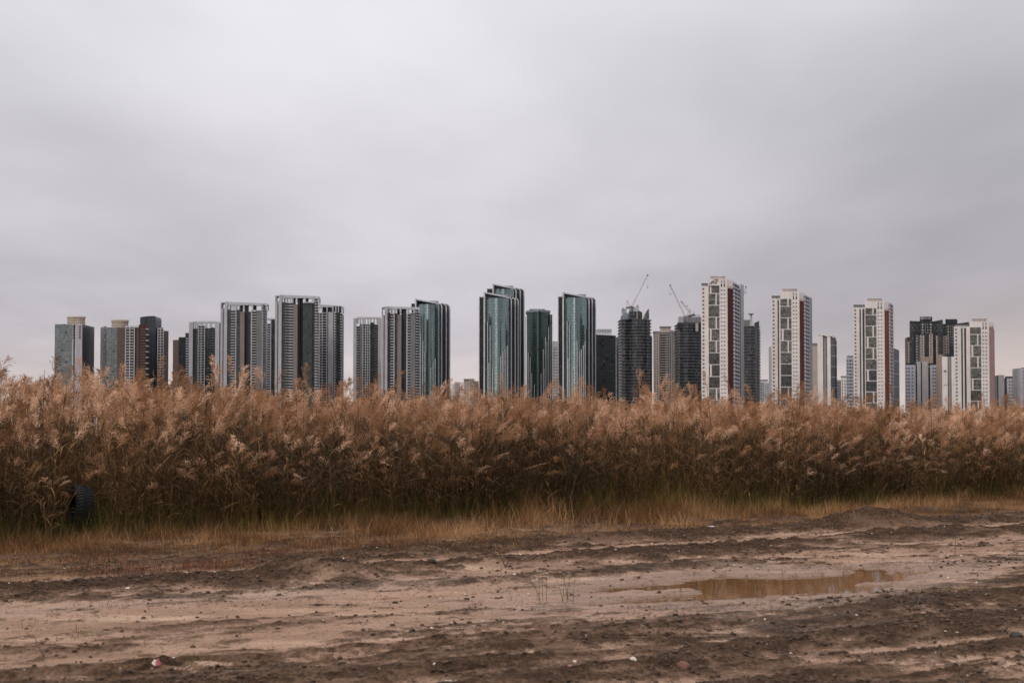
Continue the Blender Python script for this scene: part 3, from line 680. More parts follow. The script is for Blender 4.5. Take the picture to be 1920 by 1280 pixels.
b = Bld('unfinished_tower', 'dark unfinished tower with black upper storeys, left of the white emblem tower', 1550, 1290, group='towers under construction', fl=3.4)
stack(b, [(1271, 14), (1275, 5), (1282, 0), (1290, -2), (1298, 0), (1306, 4), (1317, 10)], 606, 3.3, 0.8, 'cglass', 'slab')
b.vol(1270.2, 1316, 604.5, 'shadow', 'upper_storeys', r=1, depth=22, bot=616); b.vol(1282, 1316, 594.5, 'gray', 'plant_room', r=6, depth=14, bot=606, top2=594)
b.vol(1304.5, 1309.6, 605.5, 'palegray', 'hoist_bay', r=-1, depth=4, bot=621)
frame_cage(b, 1274, 1282, 593.3, 605, 3, 4, r=4, w=0.5); frame_cage(b, 1282, 1290, 592.5, 605, 2, 4, r=3, depth=3, w=0.4)
frame_cage(b, 1307, 1313, 590, 594.5, 2, 1, r=6, depth=3, w=0.3)

b = Bld('unfinished_tower', 'dark unfinished tower with a flared white mast and serrated slab edges, between two white towers', 1500, 1410, group='towers under construction', fl=3.3)
stack(b, [(1390, 4), (1398, 0), (1408, -3), (1416, -1), (1424.5, 8)], 611, 3.2, 0.6, 'cglass', 'slab')
z = b.Z(621)
while z > b.Z(765):
    b.item('balcony', 'slab', (b.X(1425.6), b.Y + 10, z), (3.0, 9, 0.9), 0); z -= 3.2
b.vol(1395, 1407.5, 599.5, 'gray', 'plant_room', r=3, depth=12, bot=611.2); b.vol(1414.5, 1424, 605.5, 'darkgray', 'roof_screen', r=2, depth=8, bot=611.3, top2=601.3)
m = MB(); x = b.X(1410); 
def frus(m, cx, cy, z0, z1, w0, w1):
    a = [(cx - w0, cy - w0, z0), (cx + w0, cy - w0, z0), (cx + w0, cy + w0, z0), (cx - w0, cy + w0, z0)]
    c = [(cx - w1, cy - w1, z1), (cx + w1, cy - w1, z1), (cx + w1, cy + w1, z1), (cx - w1, cy + w1, z1)]
    for i in range(4): m.quad(a[i], a[(i + 1) % 4], c[(i + 1) % 4], c[i])
    m.poly(c); m.poly(a[::-1])
frus(m, x, b.Y + 4, b.Z(611), b.Z(590.5), 1.7, 0.9); m.build('mast', M['palegray'], b.root)
m = MB(); frus(m, x, b.Y + 4, b.Z(590.4), b.Z(587.6), 1.0, 2.9); m.build('mast_head', M['steel'], b.root)

# -- cranes
def crane(label, Y, base, tip, apex, legs, hook, deck):
    c = at(*base, Y); root = empty('luffing_crane', (c.x, Y, c.z - 6), label, 'crane', 'tower cranes on the unfinished towers')
    p = lambda q, dy=0: Vector((at(q[0], q[1], Y).x, Y + dy, at(q[0], q[1], Y).z))
    A, T = p(base), p(tip); ax = (T - A).normalized(); nrm = Vector((-ax.z, 0, ax.x)); m = MB(); w = 0.75
    L_ = (T - A).length; k = int(L_ / 2.2)
    ch = [nrm * w, Vector((0, w, 0)) - nrm * 0.4, Vector((0, -w, 0)) - nrm * 0.4]
    for o in ch: m.bar(A + o * 0.6, A + ax * L_ * 0.12 + o, 0.16); m.bar(A + ax * L_ * 0.12 + o, T + o * 0.5, 0.16)
    for i in range(k):
        s0, s1 = A + (T - A) * (i / k), A + (T - A) * ((i + 1) / k)
        m.bar(s0 + ch[i % 3] * 0.9, s1 + ch[(i + 1) % 3] * 0.9, 0.09); m.bar(s0 + ch[(i + 1) % 3] * 0.9, s1 + ch[(i + 2) % 3] * 0.9, 0.09)
    m.build('jib', M['cranepaint'], root)
    m = MB(); m.box(T, 1.5, 1.2, 1.3); m.build('jib_head', M['cranedark'], root)
    m = MB(); ap = p(apex)
    for g in legs:
        for dy in (-1, 1): m.bar(p(g, dy * 1.2), ap + Vector((0, dy * 0.3, 0)), 0.22)
    m.box(ap, 1.0, 1.0, 0.9); m.build('a_frame', M['cranepaint'], root)
    m = MB(); d0, d1 = p(deck[0]), p(deck[1]); m.box((d0 + d1) / 2, abs(d1.x - d0.x), 3.4, abs(d1.z - d0.z)); m.box((d0 + d1) / 2 + Vector((0.8, -2.2, 0.7)), 2.0, 1.6, 2.0); m.build('machine_deck', M['cranedark'], root)
    m = MB(); mz = (d0.z + d1.z) / 2; m.box((A.x, Y, mz - 5), 2.0, 2.0, 9); m.build('mast', M['cranedark'], root)
    m = MB(); m.bar(ap, A + (T - A) * 0.93 + nrm * 0.5, 0.05); m.bar(T, p(hook), 0.05); m.build('cable', M['cranedark'], root)
    m = MB(); m.box(p(hook), 0.8, 0.7, 1.4); m.build('hook_block', M['cranedark'], root)
crane('pale red luffing crane leaning right on top of the tower with the curled fin', 1512, (1185.3, 574.5), (1214.4, 515.8), (1176, 563.6), [(1175.6, 575), (1181.5, 575)], (1214.5, 538.5), [(1174.3, 575.2), (1189.5, 578.4)])
crane('long pale luffing crane leaning left above the black slab tower', 1562, (1284.3, 592.6), (1256.6, 534.8), (1293.6, 581), [(1287, 593), (1295.4, 590.5)], (1257, 551.2), [(1282, 592.3), (1296, 595)])
crane('short thin luffing crane jib leaning left behind the long one', 1640, (1295.5, 589), (1277.8, 565.8), (1301, 585), [(1297, 592), (1302.5, 592)], (1288.5, 573.8), [(1292, 590), (1304, 592.6)])
crane('slender crane mostly hidden behind the white tower with the emblem', 1530, (1385, 585), (1398.6, 537.6), (1380, 575), [(1377, 586), (1383, 586)], (1398.5, 549), [(1376, 586), (1388, 590)])

# -- white towers with coloured edge panel
def white_tower(label, Y, w0, c0, wtop, ctop, ptop, edge, emat, side, fl, rowpat, strips=(), emblem=False, etop=0.0, cap=0.0, side_mat='whiteblue', top_crown='pinkwhite'):
    b = Bld('apartment_tower', label, Y, c0 + 10, group='white apartment towers with a coloured edge panel', fl=fl * Y / F)
    f = b.fl
    b.vol(w0, c0, wtop + 4.8, 'pinkwhite', 'wing_wall', r=3, depth=20)
    b.vol(w0 + 1.6, c0 - 0.2, wtop, 'steel', 'roof_screen', r=4, depth=14, bot=wtop + 4.9)
    b.vol(w0 + 1.0, c0, wtop - 0.6, 'shadow', 'screen_cap', r=3.4, depth=15, bot=wtop + 0.1)
    wcol = 4.2 / (c0 - w0)
    b.wins(w0, c0, wtop + 6.2, (wcol,), 1.3, 1.25, r=3)
    for (sa, sb) in strips: b.vol(sa, sb, wtop + 7, 'darkgray', 'window_strip', r=2.86, depth=0.3)
    # centre block
    e0 = c0 + 35.4
    b.vol(c0, e0, ctop, 'pinkwhite', 'front_wall', r=0, depth=22)
    b.vol(c0 + 4.6, c0 + 32, ctop - 6.0, 'roofwarm', 'roof_block', r=3, depth=14, bot=ctop + 0.2)
    b.vol(c0 + 4.2, c0 + 32.4, ctop - 6.4, 'pinkwhite', 'roof_cap', r=2.6, depth=15, bot=ctop - 5.5)
    for sx in (25.2, 30.6):
        for kk in range(2):
            b.vol(c0 + sx - 1.2, c0 + sx + 1.1, ctop + 1.6 + kk * 7, 'midgray' if kk == 0 else 'darkgray', 'louvre', r=-0.12, depth=0.3, bot=ctop + 7.2 + kk * 7)
    b.wins(c0, e0, ctop + 17, (25.1 / 35.4, 30.6 / 35.4), 1.15, 0.75, r=0)
    # rows of grey panels, three storeys each
    y = ptop
    for k, pat in enumerate(rowpat):
        h = fl * 3 if k else fl * 2.0
        ya, yb = y, y + h - 1.5; pm = 'panel' if (k % 9) < 6 else 'paneldark'
        segs = {'F': [(0.6, 21)], 'L': [(0.6, 13.6), (16.2, 21)], 'S': [(0.8, 3.0), (6.2, 21)]}[pat]
        for sa, sb in segs: b.vol(c0 + sa, c0 + sb, ya, pm, 'panel', r=-0.1, depth=0.3, bot=yb)
        y += h
        if y > 770: break
    # coloured edge and receding side
    b.vol(e0, e0 + 0.9, ctop + 0.6, top_crown, 'corner_wall', r=0.2, depth=20)
    b.vol(e0 + 0.7, edge, ctop + 1 + etop, top_crown, 'roof_parapet', r=0.6, r2=5, depth=14, bot=ctop + 13 + cap)
    b.vol(e0 + 0.7, edge - 0.1, ctop + 13 + cap, 'cream', 'edge_capital', r=0.2, r2=4.6, depth=14, bot=ctop + 17 + cap)
    b.vol(e0 + 0.9, edge, ctop + 16.9 + cap, emat, 'edge_panel', r=0.9, r2=5.4, depth=14)
    n = len(side); a = edge; rr = 5.4
    for k, (c, mat, tp) in enumerate(side):
        r2 = rr + (c - a) * 2.4
        if mat == 'bal':
            b.vol(a, c, tp, 'kglass', 'glass_wall', r=rr, r2=r2, depth=6); b.balc(a, c, tp + 1, r=rr, r2=r2, out=1.0, h=f * 0.42, fl=f, mat=side_mat, posts=(0.06, 0.55, 0.95), pw=0.7)
        else: b.vol(a, c, tp, mat, 'side_wall', r=rr, r2=r2, depth=6)
        a, rr = c, r2
    if emblem:
        m = MB(); z = b.Z(ctop + 5.3); x = b.X(c0 + 9.7); y = b.Y - 0.35
        for k in range(9):       # leaning swoosh
            q0, q1 = k / 9, (k + 1) / 9
            m.bar((x - 3.1 + 6.6 * q0, y, z - 1.6 + 3.6 * math.sin(q0 * 1.9)), (x - 3.1 + 6.6 * q1, y, z - 1.6 + 3.6 * math.sin(q1 * 1.9)), 0.17)
        for dx, h, s in ((-1.7, 2.3, 0.8), (-0.4, 1.9, 0.7), (0.9, 2.0, 0.7), (1.9, 2.2, 0.8)):
            m.bar((x + dx, y, z - 1.5), (x + dx + s, y, z - 1.5 + h), 0.17)
        m.bar((x - 1.2, y, z - 0.2), (x + 1.3, y, z + 0.2), 0.13); m.bar((x + 1.6, y, z + 1.0), (x + 3.9, y, z + 1.3), 0.14)
        m.build('emblem', M['signdark'], b.root)
        m = MB()
        for k in range(7): m.box((x - 2.2 + k * 0.95, y, z - 3.0), 0.62, 0.2, 0.75 if k % 2 else 0.6)
        m.build('sign_lettering', M['signdark'], b.root)
    b.done(); return b
white_tower('tallest white tower with grey panels, maroon edge and a dark emblem at its top', 1045, 1315, 1328.4, 531.8, 523.4, 535.6, 1375, 'maroon',
  [(1385.2, 'bal', 528), (1389, 'darkgray', 540), (1395.3, 'palegray', 531.6)], 7.42, 'SLFLSLFSFLFS', emblem=True)
white_tower('white tower with a dark red edge panel, left of the slanted roof white block', 1075, 1446.7, 1463.4, 555.2, 547, 560.3, 1507.8, 'darkred',
  [(1516, 'bal', 551.5), (1518.5, 'gray', 555), (1523.4, 'midgray', 556.6)], 7.2, 'LFLSLFFFLF', strips=((1458.6, 1461),))
white_tower('white tower with a bright orange red edge panel', 1120, 1600.2, 1622.8, 572, 565, 577.5, 1667.2, 'orangered',
  [(1672.4, 'bal', 567), (1675.9, 'palegray', 571)], 6.85, 'LFLSLFSFLF', strips=((1612.4, 1614.8), (1618, 1621.4)), side_mat='lilac')
white_tower('white tower with a dusty pink edge panel beside low grey blocks', 1105, 1789.2, 1818.9, 607.5, 603, 613.5, 1864, 'dustypink',
  [(1865.2, 'gray', 618)], 6.95, 'FLSLFSFL', strips=((1802.6, 1805.6), (1808.4, 1812)), cap=-6.0)

# -- smaller blocks of the right side
def block(label, Y, px, strips, name='apartment_block', fl=2.95):
    b = Bld(name, label, Y, px, cat='building', group='lower blocks of the skyline', fl=fl)
    for st in strips:
        kind, a, c, top = st[:4]; k = dict(st[4]) if len(st) > 4 else {}
        mat = k.pop('mat', 'white'); r = k.pop('r', 0); r2 = k.pop('r2', None); cols = k.pop('cols', None); bot = k.pop('bot', None); t2 = k.pop('top2', None); d = k.pop('depth', 16)
        b.vol(a, c, top, mat, k.pop('part', 'wall'), r=r, r2=r2, depth=d, bot=bot, top2=t2)
        if cols: b.wins(a, c, top + 3, cols, k.pop('w', 1.3), k.pop('h', 1.3), r=r, r2=r2)
    b.done(); return b
D = dict
block('tiny pale block low in the gap just right of the first teal sail tower', 2300, 851, [('W', 843, 848, 720, D(mat='pinkwhite')), ('W', 848, 852.5, 718, D(mat='pinkwhite', cols=(0.3, 0.7))), ('W', 852.5, 862, 716, D(mat='beige', cols=(0.2, 0.5, 0.8), r=-2))])
block('small cream apartment block with flat roofs, low beside the tall teal pair', 2100, 883, [('W', 869.6, 880, 710, D(mat='beige', cols=(0.3, 0.7))), ('W', 880, 889.4, 710.2, D(mat='white', cols=(0.2, 0.5, 0.8), w=1.8, h=1.9, r=-1)), ('W', 889.4, 897.5, 714, D(mat='tan', cols=(0.4, 0.8))), ('W', 869, 890, 709.4, D(mat='cream', bot=711, part='roof_slab', r=-2)), ('W', 862, 869.6, 716, D(mat='pinkwhite', cols=(0.5,)))])
block('little white block at the foot of the tower with the flared mast', 1900, 1432, [('W', 1424.8, 1433, 714, D(mat='white', cols=(0.3, 0.7), w=1.6, h=2.2)), ('W', 1433, 1446, 716, D(mat='whiteblue', cols=(0.2, 0.5, 0.8))), ('W', 1424.5, 1440, 711.5, D(mat='gray', bot=714.2, part='roof_slab', r=2))])
block('grey white flank leaning out from behind the dark red edged tower', 1180, 1445, [('W', 1441.6, 1447.5, 650, D(mat='palegray', r=4, depth=10))])
block('beige block wedged behind the white block with a slanted curved roof', 1450, 1528, [('W', 1523, 1533.5, 648.5, D(mat='beige')), ('W', 1523, 1533.5, 643, D(mat='gray', bot=648.7, part='roof_slab', r=1))])
b = block('white block with a slanted curved roof and two dark vertical window strips', 1250, 1550, [('W', 1533, 1543.4, 627, D(mat='pinkwhite')), ('W', 1543.4, 1551, 628, D(mat='midgray', r=1.5)), ('W', 1551, 1557.5, 628, D(mat='pinkwhite')), ('W', 1557.5, 1565.6, 629.5, D(mat='gray', r=0.5, r2=6, cols=(0.3, 0.7), w=1.9, h=1.6)), ('W', 1565.6, 1569.2, 634, D(mat='darkgray', r=6, r2=14, top2=640)), ('W', 1543.6, 1544.8, 628.5, D(mat='darkgray', r=1.3, part='window_strip')), ('W', 1549.5, 1550.8, 628.5, D(mat='darkgray', r=1.3, part='window_strip'))])
b.vol(1533, 1547, 625.2, 'pinkwhite', 'curved_roof', r=-0.4, depth=18, bot=628.5, top2=625.2); b.vol(1547, 1560, 625.2, 'pinkwhite', 'curved_roof', r=-0.4, depth=18, bot=630, top2=629)
b.vol(1560, 1569.2, 629, 'pinkwhite', 'curved_roof', r=-0.4, r2=8, depth=14, bot=632.5, top2=635.5)
for yy in (646, 666, 686, 706, 726): b.vol(1557.5, 1569, yy, 'white', 'floor_band', r=0.1, r2=8, depth=1, bot=yy + 1.2)
block('blue grey block deep in the gap right of the slanted roof block', 1500, 1573, [('W', 1568.5, 1577, 712, D(mat='midgray', cols=(0.3, 0.7), w=1.6, h=1.6))])
block('small white block with a dark flat roof, left neighbour of the checkered white block', 1350, 1581, [('W', 1576.8, 1586.6, 708, D(mat='pinkwhite', cols=(0.25, 0.75), w=0.9, h=2.0)), ('W', 1576.4, 1586.7, 704.6, D(mat='gray', bot=708.1, part='roof_slab', r=1))])
block('checkered white block with scattered dark windows against the orange edged tower', 1250, 1593, [('W', 1586.6, 1600.4, 670, D(mat='whiteblue', cols=(0.2, 0.5, 0.62, 0.9), w=1.3, h=1.6)), ('W', 1588.2, 1600.4, 666.6, D(mat='gray', bot=670.1, part='roof_slab', r=1))])
b = block('grey tiled block tucked behind the orange edged tower', 1250, 1681, [('W', 1675.5, 1686.3, 652, D(mat='gray', r=2, r2=10, top2=656.5, cols=(0.15, 0.4, 0.6, 0.8), w=1.4, h=1.8))])
for yy in (676, 700, 724, 748): b.vol(1675.9, 1686.4, yy, 'whiteblue', 'floor_band', r=1.8, r2=9.8, depth=1, bot=yy + 1)

# charcoal towers with pale bays
b = Bld('apartment_tower', 'charcoal tower with a stepped castle like crown and a lettered roof sign, tan lower walls', 1500, 1730, group=TOWERS)
b.vol(1701, 1707, 631.6, 'browngrid', 'low_wall', r=6, depth=20); b.vol(1702.5, 1707.5, 640, 'beigegrid', 'low_wall', r=5, depth=20)
b.vol(1706.7, 1715, 601.2, 'ornate', 'left_wing', r=2, depth=18, top2=601.8); b.vol(1715, 1725.6, 601.8, 'ornate', 'left_wing', r=4, depth=18, top2=602)
b.vol(1716.5, 1721, 629, 'ornatelight', 'low_wall', r=1, depth=10); b.vol(1721, 1725.5, 629, 'gray', 'low_wall', r=3, depth=10)
b.vol(1725.6, 1748.6, 601, 'ornate', 'centre_wall', r=0, depth=20); b.vol(1725.5, 1748.9, 593.6, 'navy', 'sign_block', r=-0.6, depth=18, bot=601.2)
b.vol(1727.8, 1732, 602, 'ornatelight', 'light_bay', r=-0.5, depth=2); b.vol(1743.4, 1747.5, 602, 'ornatelight', 'light_bay', r=-0.5, depth=2)
b.vol(1734.5, 1736.6, 604, 'ornatelight', 'light_bay', r=-0.4, depth=2, bot=626); b.vol(1738.4, 1740.6, 604, 'ornatelight', 'light_bay', r=-0.4, depth=2, bot=626)
b.vol(1726, 1734, 627.5, 'beigegrid', 'low_wall', r=-1.5, depth=6); b.vol(1742.4, 1749.6, 626, 'beigegrid', 'low_wall', r=-1.5, depth=6); b.vol(1726, 1749.6, 669, 'tan', 'low_wall', r=-2.2, depth=6)
b.vol(1748.6, 1758, 602.5, 'ornate', 'right_wing', r=4, depth=16, top2=601); b.vol(1758, 1768.6, 601, 'ornate', 'right_wing', r=2, depth=18, top2=599)
b.vol(1755.5, 1759.5, 629, 'beigegrid', 'low_wall', r=1.5, depth=6); b.vol(1757, 1768, 664, 'beigegrid', 'low_wall', r=1, depth=6)
m = MB()
for dx, dz in ((0, 0.9), (0, -0.9), (0.9, 0), (-0.9, 0), (0, 0)): m.box((b.X(1728.9) + dx, b.Y - 0.8, b.Z(596.9) + dz), 0.8, 0.3, 0.8)
m.build('emblem', M['signwhite'], b.root)
m = MB()
for k in range(8): m.box((b.X(1732.6 + 1.8 * k), b.Y - 0.8, b.Z(596.8)), 0.62, 0.2, 1.1 if k % 3 else 1.5)
m.build('sign_lettering', M['palegray'], b.root)
b = Bld('apartment_tower', 'second charcoal tower with slanted roof wings, partly hidden by the pink edged white tower', 1530, 1790, group=TOWERS)
b.vol(1768.6, 1773.4, 607, 'ornate', 'left_wing', r=3, depth=16); b.vol(1773.4, 1796, 599, 'navy', 'sign_block', r=-0.5, depth=18, bot=606); b.vol(1773.4, 1796, 605.8, 'ornate', 'centre_wall', r=0, depth=20)
b.vol(1774, 1795, 598, 'darkgray', 'roof_cap', r=3, depth=10, bot=599.2)
b.vol(1776, 1779.5, 608, 'ornatelight', 'light_bay', r=-0.5, depth=2); b.vol(1781.8, 1784, 608, 'ornatelight', 'light_bay', r=-0.5, depth=2, bot=650); b.vol(1785.6, 1788, 608, 'ornatelight', 'light_bay', r=-0.5, depth=2, bot=650)
b.vol(1769, 1780, 629.5, 'beigegrid', 'low_wall', r=-1.2, depth=6); b.vol(1796, 1817.6, 606.5, 'ornate', 'right_wing', r=2, depth=14, top2=603.3)

b = block('low white block with square windows and grey centre pylon before the charcoal towers', 1200, 1728, [('W', 1696.8, 1716.5, 684, D(mat='whiteblue', cols=(0.16, 0.38, 0.7), w=1.3, h=1.3)), ('W', 1698.5, 1719, 680.7, D(mat='shadow', r=1, bot=684.1, part='roof_slab')),
  ('W', 1716.5, 1719.4, 684, D(mat='brick', r=1)), ('W', 1719.4, 1726.5, 677.6, D(mat='palegray', part='pylon', r=-1)), ('W', 1726.5, 1728.8, 678, D(mat='darkgray', r=0.5)), ('W', 1728.8, 1740.4, 677.3, D(mat='palegray', part='pylon', r=-1)),
  ('W', 1740.4, 1744, 688, D(mat='darkgray', r=1)), ('W', 1744, 1760, 684, D(mat='whiteblue', r=0, cols=(0.35, 0.6, 0.82), w=1.2, h=1.3)), ('W', 1740.4, 1762, 680.8, D(mat='shadow', r=1.5, bot=684.1, part='roof_slab')), ('W', 1760, 1766, 688, D(mat='gray', r=3))])
b = block('plain white block with a grey middle strip and small smile shaped mark', 1180, 1777, [('W', 1763.4, 1766.4, 664.5, D(mat='tan', r=1)), ('W', 1766.4, 1776.8, 668.4, D(mat='pinkwhite')), ('W', 1776.8, 1783.8, 668.6, D(mat='midgray', r=0.8)), ('W', 1783.8, 1789.3, 668.4, D(mat='pinkwhite')),
  ('W', 1777, 1778.2, 669, D(mat='darkgray', r=0.6, part='window_strip')), ('W', 1782.6, 1783.7, 669, D(mat='darkgray', r=0.6, part='window_strip')), ('W', 1772, 1789, 664.6, D(mat='shadow', r=3, bot=668.5, part='roof_slab'))])
m = MB(); xx, zz = b.X(1772), b.Z(695.5)
m.box((xx, b.Y - 0.2, zz + 0.5), 2.6, 0.2, 0.5); m.box((xx, b.Y - 0.2, zz - 0.1), 2.0, 0.21, 0.6); m.box((xx, b.Y - 0.2, zz - 0.6), 1.3, 0.2, 0.5); m.build('smile_mark', M['brownpier'], b.root)
m = MB(); m.box((b.X(1772.5), b.Y - 0.2, b.Z(721)), 2.4, 0.2, 0.5); m.box((b.X(1788), b.Y - 0.2, b.Z(720.6)), 1.6, 0.2, 0.5); m.build('small_mark', M['midgray'], b.root)
block('grey block with a pale pylon directly right of the pink edged tower', 1250, 1874, [('W', 1864.6, 1869.5, 704, D(mat='gray', r=2)), ('W', 1869.5, 1871.6, 703.5, D(mat='darkgray', r=1)), ('W', 1871.6, 1882.8, 702.7, D(mat='midgray', part='pylon'))])
block('grey block with dark flat roof, second from the right edge of the picture', 1280, 1893, [('W', 1882.8, 1887.5, 709, D(mat='darkgray', r=2)), ('W', 1887.5, 1904.2, 709, D(mat='palegray', cols=(0.3, 0.55, 0.85), w=1.2, h=1.2)), ('W', 1884, 1905, 705.4, D(mat='shadow', r=1, bot=709.1, part='roof_slab')), ('W', 1904.2, 1908.5, 713, D(mat='darkgray', r=3))])
block('pale block cut by the right edge of the picture', 1150, 1918, [('W', 1907.8, 1912, 690, D(mat='midgray', r=1, r2=0)), ('W', 1912, 1945, 690, D(mat='lilac', cols=(0.25, 0.6), w=1.5, h=0.9)), ('W', 1914, 1945, 689, D(mat='shadow', r=2, bot=690.2, part='roof_slab'))])

# dark towers added outside the frame to give the curved glass something to mirror
for i, (x, y, w, h, lab) in enumerate(((330, 690, 60, 150, 'added dark stepped tower, unseen beyond the right edge, nearest the skyline, for the glass to mirror'), (410, 740, 70, 182, 'tallest added dark tower, unseen beyond the right edge, for the glass to mirror'), (505, 700, 80, 140, 'broad added dark tower, unseen beyond the right edge, for the glass to mirror'))):
    e = empty('added_mirrored_tower', (x, y, 0), lab, 'tower', 'added dark towers for the glass to mirror')
    m = MB(); m.box((x, y, h * 0.45), w, 40, h * 0.9); m.build('glass_wall', M['office'], e)
    m = MB(); m.box((x + w * 0.1, y, h * 0.95 + 0.01), w * 0.6, 30, h * 0.1); m.build('plant_room', M['darkgray'], e)

# ================================================================== ground
RD = R(33)                                        # direction of the dirt road
TX, TY, NX, NY = math.cos(RD), math.sin(RD), -math.sin(RD), math.cos(RD)
def sn(x, y): return x * TX + y * TY, x * NX + y * NY
def xy(s, n): return s * TX + n * NX, s * TY + n * NY
def _hash(ix, iy, seed):
    h = (ix.astype(np.int64) * 374761393 + iy.astype(np.int64) * 668265263 + seed * 974634777) & 0xFFFFFFFF
    h = ((h ^ (h >> 13)) * 1274126177) & 0xFFFFFFFF
    return ((h ^ (h >> 16)) & 0xFFFF) / 65535.0
def vn(x, y, seed=0):
    ix, iy = np.floor(x), np.floor(y); fx, fy = x - ix, y - iy
    fx = fx * fx * (3 - 2 * fx); fy = fy * fy * (3 - 2 * fy)
    a, b_, c, d = _hash(ix, iy, seed), _hash(ix + 1, iy, seed), _hash(ix, iy + 1, seed), _hash(ix + 1, iy + 1, seed)
    return (a + (b_ - a) * fx) * (1 - fy) + (c + (d - c) * fx) * fy
def fbm(x, y, o=4, seed=0, g=0.5):
    t, a, s_ = 0, 1.0, 0
    for k in range(o):
        t = t + a * vn(x * 2 ** k, y * 2 ** k, seed + k * 7); s_ += a; a *= g
    return t / s_
def ss(a, b_, x):
    t = np.clip((x - a) / (b_ - a), 0, 1); return t * t * (3 - 2 * t)
def bump(x, c, w): return np.exp(-((x - c) / w) ** 2)
PS, PN = 10.5, 10.8                                # puddle centre along / across the road
def puddle_d(s, n):
    w = (fbm(s * 0.9 + 4, n * 2.2, 4, 51) - 0.5) + 0.75 * (fbm(s * 2.2, n * 12, 3, 57) - 0.5)
    nn = n - PN - 0.10 * (s - PS)
    return np.sqrt(((s - PS) / np.where(s < PS, 2.15, 2.35)) ** 2 + (nn / (0.92 - 0.17 * np.clip(s - PS, -2, 3))) ** 2) + w * 1.5
WATER = -0.035
FOOT = 20.5
def soil_height(x, y):
    s, n = sn(x, y)
    wob = (fbm(s * 0.25, n * 0.25, 2, 3) - 0.5) * 1.3
    nw = n + wob * 0.7
    big = (fbm(s * 0.5, n * 0.7, 3, 11) - 0.5) * 0.07
    # dark, churned soil: ridges thrown up by wheels and patches between them
    base = fbm(s * 0.7 + 9, n * 1.9, 5, 21, 0.6)
    fine = fbm(s * 4.2, n * 6.5, 4, 31, 0.65)
    streak = fbm(s * 0.35, n * 4.2 + 0.3 * s, 4, 27, 0.6)
    rid = (1.15 * bump(nw, 14.05, 0.33) * (0.45 + 0.9 * vn(s * 0.45, n * 0, 5)) + 0.6 * bump(nw, 15.8, 0.35) * ss(6, 9, s) + 0.5 * bump(nw, 12.75, 0.22) * ss(5, 7, s) * (1 - ss(10, 12, s))
           + 0.42 * bump(nw, 8.65, 0.40) + 0.5 * bump(nw, 7.55, 0.28) + 0.5 * bump(nw, 6.6, 0.24) * ss(3, 6, s) + 0.3 * bump(nw, 9.6, 0.3) * ss(7.5, 9.5, s)
           + 0.45 * ss(10.5, 13, s) * bump(n, 8.9, 1.1) + 0.25 * bump(nw, 13.0, 0.5) * (1 - ss(2, 5, s)))
    soil = base * 0.75 + fine * 0.85 + streak * 0.75 + rid * 0.55 - 1.17 - 0.24 * bump(n, 11.5, 1.9) + 0.08 * ss(14.5, 16, n) + 0.07 * (1 - ss(8.5, 10, n))
    soil = soil + 0.22 * ss(0.56, 0.66, fbm(s * 3.6, n * 6.5, 3, 121, 0.6)) - 0.075 - 0.42 * bump(nw, 14.85, 0.30) * ss(2.5, 5, s) + 0.10 * ss(0.5, 0.75, vn(s * 0.6, n * 1.2, 131)) * (1 - ss(13, 14, n)) * ss(1.3, 2.0, np.abs(n - 11.3)) + 0.42 * (fbm(s * 0.6, n * 10, 3, 141, 0.6) - 0.5) * (1 - ss(8.6, 10, n)) + 0.3 * (fbm(s * 0.6 + 3, n * 12, 3, 143, 0.6) - 0.5) * ss(13, 14, n)
    soil = np.clip(0.34 + 1.45 * soil, 0, 1) + ss(FOOT - 0.8, FOOT, n); soil = np.clip(soil, 0, 1)
    h = big * ss(0, 3, np.abs(n - PN)) + 0.10 * bump(nw, 14.05, 0.35) * (0.3 + 0.9 * vn(s * 0.5, n * 0, 6)) * (0.6 + 0.8 * fbm(s * 2, n * 2, 3, 61))
    h = h + 0.09 * bump(nw, 15.8, 0.35) * ss(6, 9, s) + 0.05 * bump(nw, 12.75, 0.2) * ss(5, 7, s) * (1 - ss(10, 12, s))
    h = h + 0.045 * bump(nw, 8.65, 0.3) + 0.05 * bump(nw, 7.55, 0.25) - 0.03 * bump(nw, 8.05, 0.25) + 0.04 * bump(nw, 6.6, 0.25)
    clod = (fbm(x * 9, y * 9, 3, 41, 0.6) - 0.35)
    h = h + (fbm(s * 0.6, n * 10, 3, 141, 0.6) - 0.5) * 0.035 * (1 - ss(9, 10.2, n))
    h = h + (streak - 0.5) * 0.05 * (1 - ss(13.5, 15, n)) + soil * (0.008 + 0.06 * np.clip(clod, 0, 1)) * (1 + 0.5 * ss(12, 14, n))
    h = h + (fbm(s * 1.6, n * 6, 3, 71) - 0.5) * 0.016 + (fbm(x * 22, y * 22, 2, 81) - 0.5) * 0.006
    # tyre tread marks slanting across the sand
    tm = bump(nw, 9.25, 0.3) * (1 - ss(7.5, 9, s)) + bump(nw, 12.1, 0.25) * 0.8 + bump(nw, 14.9, 0.3) * ss(6, 8, s)
    h = h + tm * 0.024 * np.sin((s * 1.0 + n * 1.9) * 2 * math.pi / 0.33)
    h = h + 0.02 * ss(14.3, 17, n) + (fbm(x * 1.1, y * 1.1, 3, 91) - 0.5) * 0.12 * ss(15, 18, n)
    # mound on the verge and the lump of earth in the windrow
    mx, my = ground_at(1640, 992)[:2]
    mound = (mx, my + 0.35)
    r = np.sqrt(((x - mx) / 0.95) ** 2 + ((y - my - 0.35) / 0.8) ** 2)
    h = h + 0.21 * np.exp(-r ** 2.2) * (0.85 + 0.5 * (fbm(x * 3, y * 3, 3, 95) - 0.5))
    mx, my = ground_at(618, 1084)[:2]
    h = h + 0.11 * np.exp(-(((x - mx) / 0.55) ** 2 + ((y - my) / 0.3) ** 2))
